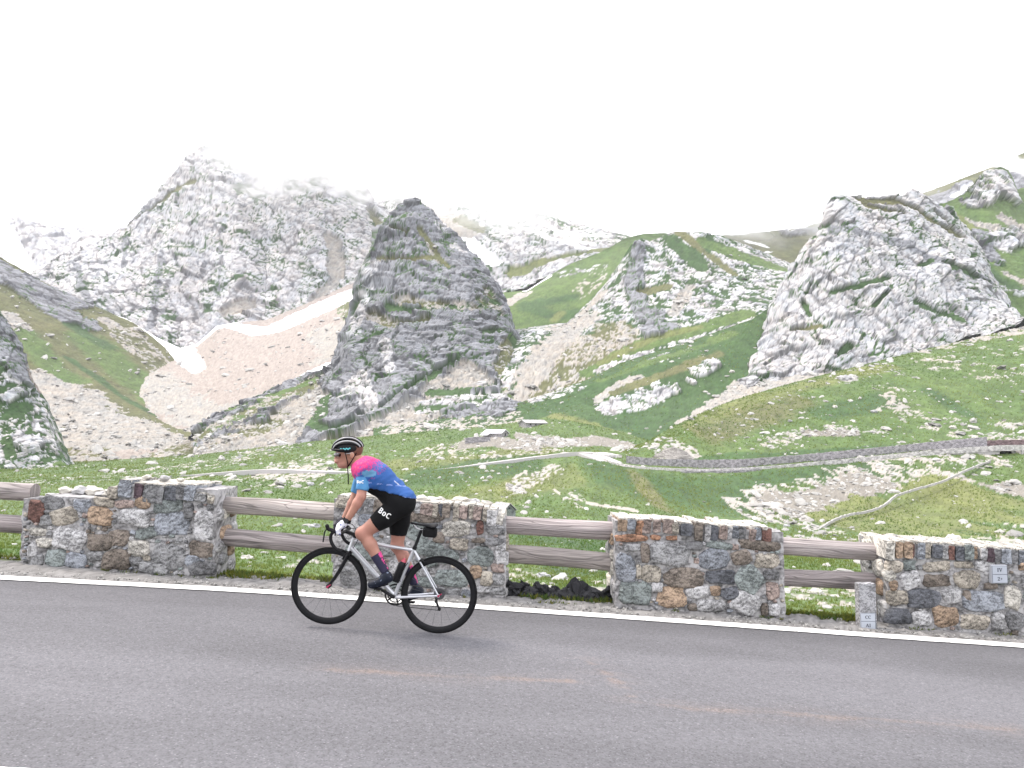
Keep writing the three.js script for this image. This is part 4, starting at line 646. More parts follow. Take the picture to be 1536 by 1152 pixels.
{
  const rnd = seeded(12), tar = [lin(.016, .016, .02), lin(.03, .03, .034)].map((c) => new THREE.MeshStandardMaterial({ color: c, bumpMap: rockBump, bumpScale: .01, roughness: .8 })), shapes = [3, 5, 8, 9].map((k) => lump(k, 2, .75, .7));
  for (let i = 0; i < 34; i++) {
    const f = i / 33, px = lerp(762, 914, clamp(f + (rnd() - .5) * .05, 0, 1)), big = .8 + .7 * rnd(), r = (.035 + .04 * rnd()) * big, d = 8.72 + .22 * rnd(), x = (px - 768) / FOCAL * d, m = mesh('tar_lump', shapes[i % 4], tar[i % 2]);
    m.position.set(x, roadY(x) + .03 + r * .35 + (rnd() < .3 ? .035 : 0), -d); m.scale.set(r * 1.3, r, r); m.rotation.set(rnd() * 2, rnd() * 6, rnd());
    tag(m, 'black lump of broken tar on the verge under the log rails', 'tar lump', 'lumps of broken tar between two walls');
  }
  const p = at(1222, 929, 8.7), m = mesh('tar_slab', lump(6, 2, .32, .5), tar[0]); m.position.set(p.x, roadY(p.x) - .01, -8.7); m.scale.set(.17, .09, .1); tag(m, 'flat black slab of tar beside the concrete marker post', 'tar slab');
}
// ---------------------------------------------------------------- the lower road, its walls, the bridge and the huts
function band(points, halfWidth, up, down, segments = 90, rough = 0) {   // a raised strip of constant section along a line
  const c = new THREE.CatmullRomCurve3(points), P = [], I = [], side = new THREE.Vector3(), T = new THREE.Vector3();
  for (let i = 0; i <= segments; i++) {
    const p = c.getPoint(i / segments); c.getTangent(i / segments, T); side.set(-T.z, 0, T.x).normalize();
    for (const [s, y] of [[1, -down], [1, up], [-1, up], [-1, -down]]) P.push(p.x + side.x * halfWidth * s + rough * noise(p.x * 2, y * 3, i), p.y + y + rough * noise(p.x * 2 + 9, y, i * .9), p.z + side.z * halfWidth * s + rough * noise(p.x, y * 3 + 4, i));
  }
  for (let i = 0; i < segments; i++) for (let k = 0; k < 3; k++) { const a = i * 4 + k; I.push(a, a + 4, a + 5, a, a + 5, a + 1); }
  for (const e of [0, segments * 4]) I.push(e, e + 1, e + 2, e, e + 2, e + 3);
  let g = new THREE.BufferGeometry(); g.setAttribute('position', new THREE.Float32BufferAttribute(P, 3)); g.setIndex(I); g = g.toNonIndexed(); g.computeVertexNormals();
  const q = g.attributes.position, u = []; for (let i = 0; i < q.count; i++) u.push((q.getX(i) + q.getZ(i)) * .18, q.getY(i) * .3); g.setAttribute('uv', new THREE.Float32BufferAttribute(u, 2));
  return g;
}
const survey = (list) => list.map(([px, py, d]) => at(px, py, d));
const paving = mat(lin(.44, .42, .42), .92), masonry = new THREE.MeshStandardMaterial({ color: lin(.40, .385, .40), map: rockGrain, bumpMap: rockBump, bumpScale: .06, roughness: .95 }), paleStone = new THREE.MeshStandardMaterial({ color: lin(.70, .67, .66), map: rockGrain, roughness: .9 });
const track = survey([[60, 722, 205], [240, 717, 205], [300, 712, 205], [400, 705, 207], [500, 708, 203], [600, 709, 200], [660, 704, 200], [740, 694, 203], [810, 685, 206], [866, 679, 206], [892, 680, 203]]);
tag(mesh('gravel_track', band(track, 2.2, .18, 2.5), paving), 'pale gravel road crossing the valley floor', 'road', null, 'structure');
tag(mesh('road', band(survey([[880, 679, 205], [900, 686, 196], [925, 695, 188], [960, 700.5, 183], [1000, 703, 181], [1040, 704.5, 180], [1100, 703.5, 180], [1180, 698, 180], [1260, 690.5, 179], [1340, 683, 178], [1420, 675, 176], [1490, 670.5, 175]]), 2.6, 0, 1.6), paving), 'lower pass road curving round the green mound', 'road', null, 'structure');
tag(mesh('road', band(survey([[1523, 669.5, 174], [1640, 668, 172], [1960, 668, 168]]), 2.6, 0, 2.6), paving), 'far continuation of the lower road past the bridge', 'road', null, 'structure');
tag(mesh('parapet', band(survey([[905, 689, 193], [925, 696.5, 185.6], [960, 702, 180.6], [1000, 704.5, 178.6], [1040, 706, 177.6], [1100, 705, 177.6], [1180, 699.5, 177.6], [1260, 692, 176.6], [1340, 684, 175.6], [1420, 676, 173.6], [1490, 671.5, 172.6]]), .25, .42, .8, 160, .05), paleStone), 'low pale parapet edging the lower road', 'wall');
tag(mesh('parapet', band(survey([[1490, 671.2, 172.4], [1530, 670.4, 171.6], [1640, 669, 169.6], [1960, 669, 165.6]]), .25, .45, .8, 60, .04), paleStone), 'low pale parapet above the stone arch', 'wall');
tag(mesh('retaining_wall', band(survey([[940, 694, 189], [970, 697, 187], [1000, 699, 185.5], [1100, 699.5, 183.5], [1180, 694.5, 183.5], [1260, 687, 182.5], [1340, 679.5, 181.5], [1420, 671.5, 179.5], [1480, 666, 178.5]]), .35, 1.65, 1, 150, .16), masonry), 'dark rough stone retaining wall behind the lower road', 'wall');
tag(mesh('retaining_wall', band(survey([[1480, 666.5, 178.5], [1560, 665, 177], [1700, 664, 175]]), .35, .9, 1, 60, .16), new THREE.MeshStandardMaterial({ color: lin(.24, .17, .17), map: rockGrain, roughness: .95 })), 'low reddish stone retaining wall above the stone arch', 'wall');
tag(mesh('retaining_wall', band(survey([[1022, 709.5, 177], [1060, 709, 176.8], [1100, 708, 176.8], [1140, 704.5, 176.8]]), .3, .35, 1.2, 60, .15), masonry), 'patch of grey masonry holding up the lower road', 'wall');
tag(mesh('apron', band(survey([[893, 680, 206], [905, 682, 203], [920, 684.5, 200]]), 3.2, .28, 2, 20), paleStone), 'pale concrete apron at the bend of the road', 'pavement', null, 'structure');
{
  const a = at(1490, 676, 173), w = 4.9, sh = new THREE.Shape(); sh.moveTo(0, -3.2); sh.lineTo(w, -3.2); sh.lineTo(w, .62); sh.lineTo(0, .78); sh.closePath();
  const hole = new THREE.Path(); hole.moveTo(1.05, -3.0); hole.lineTo(1.05, -.75); hole.absellipse(2.6, -.75, 1.55, .92, Math.PI, 0, true); hole.lineTo(4.15, -3.0); hole.closePath(); sh.holes.push(hole);
  const g = new THREE.ExtrudeGeometry(sh, { depth: 5.6, bevelEnabled: false, curveSegments: 16 }); g.translate(0, 0, -5.4);
  const t = thing('stone_bridge', 'small stone bridge with one dark round arch under the lower road', 'bridge', null, a);
  mesh('bridge_body', g, masonry, t);
  for (let k = 0; k < 9; k++) { const th = Math.PI * (k + .5) / 9, b = mesh('arch_stone', new THREE.BoxGeometry(.5, .34, .3), paleStone, t); b.position.set(2.6 - Math.cos(th) * 1.72, -.75 + Math.sin(th) * 1.09, .22); b.rotation.z = Math.PI / 2 - th; }
}
function hut(name, label, foot, w, len, wallH, rise, turn, wallMat, roofMat, extra) {
  const t = thing(name, label, 'hut', null, foot); t.rotation.y = turn;
  const s = new THREE.Shape([[-w / 2, -1.5], [w / 2, -1.5], [w / 2, wallH], [0, wallH + rise], [-w / 2, wallH]].map(([x, y]) => new THREE.Vector2(x, y)));
  const g = new THREE.ExtrudeGeometry(s, { depth: len, bevelEnabled: false }); g.translate(0, 0, -len); const u = g.attributes.uv; for (let i = 0; i < u.count; i++) u.setXY(i, u.getX(i) * .35, u.getY(i) * .35);
  mesh('wall', g, wallMat, t);
  const over = w * .1, slope = Math.atan2(rise, w / 2), L = Math.hypot(w / 2, rise) + over;
  for (const q of [-1, 1]) { const r = mesh('roof', new THREE.BoxGeometry(L, w * .045, len + over * 2), roofMat, t); r.position.set(q * L / 2 * Math.cos(slope), wallH + rise - L / 2 * Math.sin(slope) + w * .03, -len / 2); r.rotation.z = -q * slope; }
  extra?.(t);
  return t;
}
const palewall = new THREE.MeshStandardMaterial({ color: lin(.46, .44, .45), map: rockGrain, roughness: .95 });
const darkOpeningAndShade = mat(lin(.02, .02, .025), .9), tin = mat(lin(.62, .63, .65), .6), slabRoof = new THREE.MeshStandardMaterial({ color: lin(.58, .56, .57), map: rockGrain, roughness: .9 });
hut('stone_hut', 'tiny grey gabled hut with slab roof just behind the wall', at(764.5, 774, 106), 2.0, 3.0, .8, .85, .62, new THREE.MeshStandardMaterial({ color: lin(.26, .29, .28), map: rockGrain, roughness: .9 }), slabRoof, (t) => { const o = mesh('window', new THREE.BoxGeometry(.2, .2, .06), darkOpeningAndShade, t); o.position.set(-.05, 1.07, .02); const e = mesh('eave_shadow', new THREE.BoxGeometry(1.1, .07, .05), darkOpeningAndShade, t); e.position.set(.48, 1.2, .08); e.rotation.z = -.69; const f = mesh('eave_shadow', new THREE.BoxGeometry(1.1, .07, .05), darkOpeningAndShade, t); f.position.set(-.48, 1.2, .08); f.rotation.z = .69; });  // the two near-black strips along the gable paint the shadow under the eaves
hut('farm_shed', 'low shed with a white metal roof beside the gravel track', onSheet(sheets.valley, 757, 655), 5.0, 7.6, 1.2, 1.2, 1.05, palewall, tin, (t) => { const o = mesh('door', new THREE.BoxGeometry(.7, 1.1, .1), darkOpeningAndShade, t); o.position.set(.4, .75, .02); const r = mesh('lean_to', new THREE.BoxGeometry(2.6, .14, 3.4), tin, t); r.position.set(-3.6, 1.0, -6.2); r.rotation.z = .4; });
hut('farm_house', 'long low stone farmhouse with a pale roof below the scree', onSheet(sheets.valley, 784, 641), 5.2, 10, 1.7, 1.2, -1.0, palewall, slabRoof, (t) => { for (let k = 0; k < 3; k++) { const o = mesh('window', new THREE.BoxGeometry(.08, .6, .7), darkOpeningAndShade, t); o.position.set(2.77, 1.1, -2 - k * 2.6); } const a = mesh('annex', new THREE.BoxGeometry(3.6, 1.9, 2.6), masonry, t); a.position.set(.2, .5, -10.6); const b = mesh('annex_roof', new THREE.BoxGeometry(4, .18, 3), slabRoof, t); b.position.set(.2, 1.6, -10.7); });
tag(mesh('field_wall', band(survey([[698, 661, 262], [715, 659.5, 264], [735, 660, 266]]), .3, .9, 1, 40, .15), masonry), 'ruined low field wall beside the white-roofed shed', 'wall');
tag(mesh('stream', band(survey([[1180, 799, 112], [1220, 795, 116], [1250, 779, 126], [1275, 770, 131], [1300, 766, 133], [1325, 757, 136], [1345, 742, 141], [1375, 732, 145], [1410, 722, 149], [1450, 704, 157], [1485, 690, 166]]), .14, .0, .4, 160, .12), mat(lin(.36, .35, .34), .7)), 'thin pale stream running down from the stone arch', 'stream', null, 'structure');
tag(mesh('spoil_heap', (() => { const g = new THREE.ConeGeometry(9.2, 6.2, 40, 14), p = g.attributes.position; for (let i = 0; i < p.count; i++) { const x = p.getX(i), y = p.getY(i), z = p.getZ(i); p.setXYZ(i, x + .7 * noise(x * .5, y * .5, z * .5), y - .9 * smooth(1.5, 3.1, y) + .5 * noise(x * .4, 3, z * .4), z); } g.computeVertexNormals(); return g; })(), new THREE.MeshStandardMaterial({ color: lin(.29, .275, .255), map: rockGrain, bumpMap: rockBump, bumpScale: .3, roughness: .95 })), 'grey heap of road rubble at the foot of the green hill', 'rubble heap').position.copy(at(1010, 683, 205));
// ---------------------------------------------------------------- the bicycle
const RIDE = 6.88;
const c1 = (cx, cy, off = 0) => at(420 + cx * .28646, 630 + cy * .28646, RIDE - off);      // off: metres towards the near side
const V = (x, y, z) => new THREE.Vector3(x, y, z);
function rod(a, b, ra, rb = ra, n = 14) { const g = new THREE.CylinderGeometry(rb, ra, a.distanceTo(b), n, 1); g.applyQuaternion(new THREE.Quaternion().setFromUnitVectors(V(0, 1, 0), b.clone().sub(a).normalize())); g.translate((a.x + b.x) / 2, (a.y + b.y) / 2, (a.z + b.z) / 2); return g; }
const hose = (pts, r, n = 40, m = 10) => new THREE.TubeGeometry(new THREE.CatmullRomCurve3(pts), n, r, m, false);
const merged = (list) => mergeGeometries(list.map((g) => { const q = g.index ? g.toNonIndexed() : g; for (const k of Object.keys(q.attributes)) if (!['position', 'normal', 'uv'].includes(k)) q.deleteAttribute(k); return q; }));
const silver = new THREE.MeshPhysicalMaterial({ color: lin(.56, .57, .61), roughness: .34, metalness: .55, clearcoat: .5, clearcoatRoughness: .2 }), matt = (c, r) => new THREE.MeshPhysicalMaterial({ color: c, roughness: r, specularIntensity: .35 }), carbon = matt(lin(.012, .012, .014), .45), rubber = matt(lin(.007, .007, .008), .85), steel = mat(lin(.5, .5, .52), .3, { metalness: 1 }), redAnodised = mat(lin(.5, .04, .12), .35, { metalness: .6 }), tape = matt(lin(.010, .010, .012), .65);
{
  const bike = thing('racing_bicycle', 'silver racing bicycle with black deep-rimmed wheels under the cyclist', 'bicycle', null, c1(545, 985)), o = bike.position.clone();
  const part = (name, g, m, parent = bike) => { g.translate(-o.x, -o.y, -o.z); return mesh(name, g, m, parent); };
  const bb = [600, 920], rear = c1(833, 914), front = c1(257, 867), R = .337;
  const HT = c1(389, 616), HB = c1(364, 686), ST = c1(704, 668), BB = c1(...bb);
  const r2 = (p, z) => p.clone().add(V(0, 0, z));
  part('frame', merged([rod(HT, HB, .0185, .021), rod(c1(389, 632), c1(702, 682), .017, .014), rod(c1(372, 668), BB, .023, .021), rod(c1(706, 664), BB, .0155, .017), rod(r2(BB, -.035), r2(BB, .035), .022),
    ...[-1, 1].flatMap((s) => [rod(r2(c1(703, 684), .012 * s), r2(rear, .062 * s), .0085, .007), rod(r2(c1(608, 926), .03 * s), r2(rear, .062 * s), .0125, .008), rod(r2(rear, .052 * s), r2(rear, .07 * s), .014)])]), silver);
  part('fork', merged([rod(c1(366, 682), c1(362, 700), .021), rod(r2(c1(362, 700), -.05), r2(c1(362, 700), .05), .016), ...[-1, 1].map((s) => hose([r2(c1(363, 692), .04 * s), r2(c1(345, 728), .048 * s), r2(c1(305, 800), .05 * s), r2(front, .05 * s)], .0115)), ...[-1, 1].map((s) => rod(r2(front, .044 * s), r2(front, .058 * s), .011))]), carbon);
  for (const [c, back] of [[front, 0], [rear, 1]]) {
    const w = new THREE.TorusGeometry(R - .0125, .0125, 12, 90); w.translate(c.x, c.y, c.z); const wheel = part('wheel', w, rubber);
    const profileR = [[R - .06, 0], [R - .056, .006], [R - .04, .0105], [R - .022, .0115], [R - .017, .0105], [R - .017, -.0105], [R - .022, -.0115], [R - .04, -.0105], [R - .056, -.006], [R - .06, 0]].map(([x, y]) => new THREE.Vector2(x, y));
    const rim = new THREE.LatheGeometry(profileR, 90); rim.rotateX(Math.PI / 2); rim.translate(c.x, c.y, c.z); part('rim', rim, carbon, wheel);
    const sp = []; for (let k = 0; k < 20; k++) { const a = k / 20 * 6.2832 + .1, b = a + (k % 2 ? .35 : -.35) * back; sp.push(rod(c.clone().add(V(Math.cos(b) * .018, Math.sin(b) * .018, k % 2 ? .028 : -.028)), c.clone().add(V(Math.cos(a) * (R - .058), Math.sin(a) * (R - .058), 0)), .0011, .0011, 5)); }
    part('spokes', merged(sp), mat(lin(.1, .1, .11), .4, { metalness: .6 }), wheel);
    part('hub', merged([rod(r2(c, -.04), r2(c, .04), .011), rod(r2(c, .026), r2(c, .032), .02), rod(r2(c, -.032), r2(c, -.026), .02)]), carbon, wheel);
    part('skewer', merged([rod(r2(c, .05), r2(c, .075), .009), rod(r2(c, .07), c.clone().add(V(.03, .02, .072)), .004)]), redAnodised, wheel);
  }
  part('stem', merged([rod(HT, c1(394, 600), .0165), rod(c1(393, 602), c1(342, 583), .0155, .017)]), carbon);
  const drop = (s) => hose([c1(342, 583), r2(c1(341, 582), .12 * s), r2(c1(339, 580), .195 * s), r2(c1(325, 572), .212 * s), r2(c1(308, 572), .213 * s), r2(c1(296, 592), .214 * s), r2(c1(300, 625), .216 * s), r2(c1(322, 656), .218 * s), r2(c1(352, 672), .22 * s)], .0145, 70);
  part('handlebar', merged([drop(1), drop(-1)]), tape);
  for (const s of [-1, 1]) {
    const hood = part('brake_hood', merged([hose([r2(c1(322, 570), .212 * s), r2(c1(300, 562), .213 * s), r2(c1(284, 556), .214 * s), r2(c1(277, 540), .214 * s)], .0165, 24), new THREE.SphereGeometry(.0175, 12, 10).translate(...r2(c1(277, 541), .214 * s).toArray())]), tape);
    part('brake_lever', hose([r2(c1(279, 552), .214 * s), r2(c1(266, 570), .216 * s), r2(c1(261, 598), .22 * s), r2(c1(258, 622), .224 * s)], .0065, 24), carbon, hood);
  }
  part('brake_cable', hose([r2(c1(300, 560), .2), r2(c1(370, 560), .12), r2(c1(410, 575), .04), r2(c1(412, 620), .03), r2(c1(372, 690), .01)], .0028), rubber);
  part('brake_cable', hose([r2(c1(300, 560), -.2), r2(c1(365, 553), -.1), r2(c1(402, 590), -.02), r2(c1(430, 645), .022)], .0028), rubber);
  part('seat_post', rod(c1(703, 676), c1(744, 566), .0136), carbon);
  part('seat_clamp', rod(c1(702, 678), c1(709, 660), .019), carbon);
  { // saddle: a long nose widening to the rear
    const P = [], I = [], n = 28, m = 14, a = c1(681, 538), b = c1(829, 551);
    for (let i = 0; i <= n; i++) for (let j = 0; j <= m; j++) { const t = i / n, th = j / m * 6.2832, w = .018 + .052 * smooth(.45, .9, t) + .004 * t, end = Math.min(1, Math.sqrt(Math.min(t, 1 - t) * 12) + .05), hh = .011 + .012 * smooth(.4, 1, t), cy = -.008 * Math.sin(t * 3.1) + .006 * smooth(.8, 1, t); P.push(lerp(a.x, b.x, t), lerp(a.y, b.y, t) + cy + Math.sin(th) * hh * end - .01 * Math.pow(Math.abs(Math.cos(th)), 2) * smooth(.3, .8, t), a.z + Math.cos(th) * w * end); }
    for (let i = 0; i < n; i++) for (let j = 0; j < m; j++) { const q = i * (m + 1) + j, e = q + m + 1; I.push(q, e, e + 1, q, e + 1, q + 1); }
    const g = new THREE.BufferGeometry(); g.setAttribute('position', new THREE.Float32BufferAttribute(P, 3)); g.setIndex(I); g.computeVertexNormals();
    const sad = part('saddle', g, matt(lin(.014, .014, .016), .5));
    part('saddle_rail', merged([-1, 1].map((s) => hose([r2(c1(700, 545), .012 * s), r2(c1(722, 568), .02 * s), r2(c1(760, 572), .022 * s), r2(c1(800, 556), .024 * s)], .0035, 20, 7))), steel, sad);
  }
  { const g = new RoundedBoxGeometry(.125, .088, .085, 4, .022); g.rotateZ(-.1); const p = c1(786, 587); g.translate(p.x, p.y, p.z); part('saddle_bag', g, matt(lin(.009, .009, .010), .85)); }
  // drive train on the far side
  const ring = (r, w, z, n = 48) => { const s = new THREE.Shape(); for (let i = 0; i < n * 2; i++) { const a = i / n * Math.PI, q = i % 2 ? r : r - .004; s[i ? 'lineTo' : 'moveTo'](Math.cos(a) * q, Math.sin(a) * q); } const h = new THREE.Path(); h.absarc(0, 0, r - w, 0, 6.2832, true); s.holes.push(h); const g = new THREE.ExtrudeGeometry(s, { depth: .003, bevelEnabled: false, curveSegments: 30 }); g.translate(BB.x, BB.y, BB.z + z); return g; };
  const crank = part('crankset', merged([ring(.098, .016, -.048), ring(.07, .012, -.042), ...[0, 1, 2, 3, 4].map((k) => rod(r2(BB, -.046), BB.clone().add(V(Math.cos(k * 1.2566) * .084, Math.sin(k * 1.2566) * .084, -.046)), .01, .007)), rod(r2(BB, -.07), r2(BB, .07), .012)]), carbon);
  const near = c1(517, 880, .075), farP = c1(683, 958, -.075);
  part('crank_arm', rod(r2(BB, .062), near.clone().setZ(BB.z + .068), .0155, .011), carbon); part('crank_arm', rod(r2(BB, -.062), farP.clone().setZ(BB.z - .068), .0155, .011), carbon);
  for (const [p, s] of [[near, 1], [farP, -1]]) part('pedal', merged([rod(V(p.x, p.y, BB.z + s * .068), V(p.x, p.y, BB.z + s * .14), .006), new THREE.BoxGeometry(.07, .014, .05).translate(p.x, p.y, BB.z + s * .105)]), carbon);
  part('cassette', merged([.05, .044, .039, .034, .03].map((r, i) => rod(r2(rear, -.026 - i * .005), r2(rear, -.029 - i * .005), r, r, 30))), mat(lin(.12, .12, .13), .4, { metalness: .8 }));
  part('rear_derailleur', merged([rod(r2(c1(833, 925), -.06), r2(c1(812, 948), -.05), .016, .014), rod(r2(c1(812, 948), -.05), r2(c1(832, 996), -.042), .011, .008), rod(r2(c1(815, 955), -.05), r2(c1(815, 955), -.036), .014), rod(r2(c1(832, 996), -.05), r2(c1(832, 996), -.036), .015)]), carbon);
  part('chain', merged([rod(r2(BB, -.045).add(V(.0, .097, 0)), r2(rear, -.045).add(V(0, .04, 0)), .004, .004, 6), rod(r2(BB, -.045).add(V(.01, -.097, 0)), r2(c1(832, 1003), -.044), .0035, .0035, 6), rod(r2(c1(812, 948), -.044), r2(rear, -.045).add(V(.04, -.01, 0)), .0035, .0035, 6)]), mat(lin(.06, .06, .06), .5, { metalness: .7 }));
  part('brake_caliper', merged([rod(r2(c1(352, 700), -.035), r2(c1(352, 700), .035), .012), ...[-1, 1].map((s) => hose([r2(c1(350, 696), .03 * s), r2(c1(338, 712), .032 * s), r2(c1(332, 728), .02 * s)], .0075, 12))]), carbon);
  part('brake_caliper', merged([rod(r2(c1(736, 735), -.032), r2(c1(736, 735), .032), .01), ...[-1, 1].map((s) => hose([r2(c1(738, 728), .028 * s), r2(c1(752, 738), .03 * s), r2(c1(760, 750), .018 * s)], .0075, 12))]), carbon);
  part('bottle_cage', merged([-1, 1].map((s) => hose([r2(c1(672, 745), .02 * s), r2(c1(655, 770), .036 * s), r2(c1(628, 830), .036 * s), r2(c1(632, 845), .012 * s)], .0035, 20, 7))), carbon);
  // the bottle in its cage lifts out
  const a = c1(604, 846), b = c1(646, 742), bo = thing('water_bottle', 'black water bottle with a pink-red spout in the bicycle frame', 'bottle', null, a), dir = b.clone().sub(a), L = dir.length(), Q = new THREE.Quaternion().setFromUnitVectors(V(0, 1, 0), dir.clone().normalize());
  const prof = [[0, 0], [.034, 0], [.036, .006], [.036, L * .5], [.033, L * .56], [.033, L * .62], [.036, L * .68], [.036, L * .86], [.026, L * .95], [.024, L]].map(([x, y]) => new THREE.Vector2(x, y));
  const bm = mesh('body', new THREE.LatheGeometry(prof, 30), matt(lin(.012, .012, .014), .4), bo); bm.quaternion.copy(Q);
  const cap = mesh('spout', new THREE.LatheGeometry([[.024, 0], [.018, .012], [.011, .016], [.011, .03], [.006, .034], [0, .034]].map(([x, y]) => new THREE.Vector2(x, y)), 24), mat(lin(.5, .08, .12), .4), bo); cap.quaternion.copy(Q); cap.position.copy(dir);
}
// ---------------------------------------------------------------- the cyclist
function surface(f, lo, hi, cell) {                                  // naive surface nets round f = 0
  const n = [0, 1, 2].map((k) => Math.ceil((hi[k] - lo[k]) / cell) + 1), F = new Float32Array(n[0] * n[1] * n[2]), id = (x, y, z) => x + n[0] * (y + n[1] * z);
  for (let z = 0; z < n[2]; z++) for (let y = 0; y < n[1]; y++) for (let x = 0; x < n[0]; x++) F[id(x, y, z)] = f(lo[0] + x * cell, lo[1] + y * cell, lo[2] + z * cell);
  const at_ = new Int32Array(F.length).fill(-1), P = [], I = [];
  for (let z = 0; z + 1 < n[2]; z++) for (let y = 0; y + 1 < n[1]; y++) for (let x = 0; x + 1 < n[0]; x++) {
    let k = 0, sx = 0, sy = 0, sz = 0; const v = (a, b, c) => F[id(x + a, y + b, z + c)];
    const edge = (a, b, c, d, e, g) => { const p = v(a, b, c), q = v(d, e, g); if ((p < 0) !== (q < 0)) { const t = p / (p - q); sx += a + (d - a) * t; sy += b + (e - b) * t; sz += c + (g - c) * t; k++; } };
    for (const [i, j] of [[0, 0], [0, 1], [1, 0], [1, 1]]) { edge(0, i, j, 1, i, j); edge(i, 0, j, i, 1, j); edge(i, j, 0, i, j, 1); }
    if (k) { at_[id(x, y, z)] = P.length / 3; P.push(lo[0] + (x + sx / k) * cell, lo[1] + (y + sy / k) * cell, lo[2] + (z + sz / k) * cell); }
  }
  const quad = (a, b, c, d, flip) => { if (a < 0 || b < 0 || c < 0 || d < 0) return; flip ? I.push(a, c, b, a, d, c) : I.push(a, b, c, a, c, d); };
  for (let z = 1; z + 1 < n[2]; z++) for (let y = 1; y + 1 < n[1]; y++) for (let x = 1; x + 1 < n[0]; x++) {
    const s = F[id(x, y, z)] < 0, A = (a, b, c) => at_[id(x - a, y - b, z - c)];
    if (s !== (F[id(x + 1, y, z)] < 0)) quad(A(0, 1, 1), A(0, 0, 1), A(0, 0, 0), A(0, 1, 0), !s);
    if (s !== (F[id(x, y + 1, z)] < 0)) quad(A(1, 0, 1), A(1, 0, 0), A(0, 0, 0), A(0, 0, 1), !s);
    if (s !== (F[id(x, y, z + 1)] < 0)) quad(A(1, 1, 0), A(0, 1, 0), A(0, 0, 0), A(1, 0, 0), !s);
  }
  const g = new THREE.BufferGeometry(); g.setAttribute('position', new THREE.Float32BufferAttribute(P, 3)); g.setIndex(I); g.computeVertexNormals();
  return g;
}
const person = thing('person', 'cyclist in pink and blue jersey and black shorts climbing out of the saddle', 'person', null, c1(545, 985)), PO = person.position.clone();
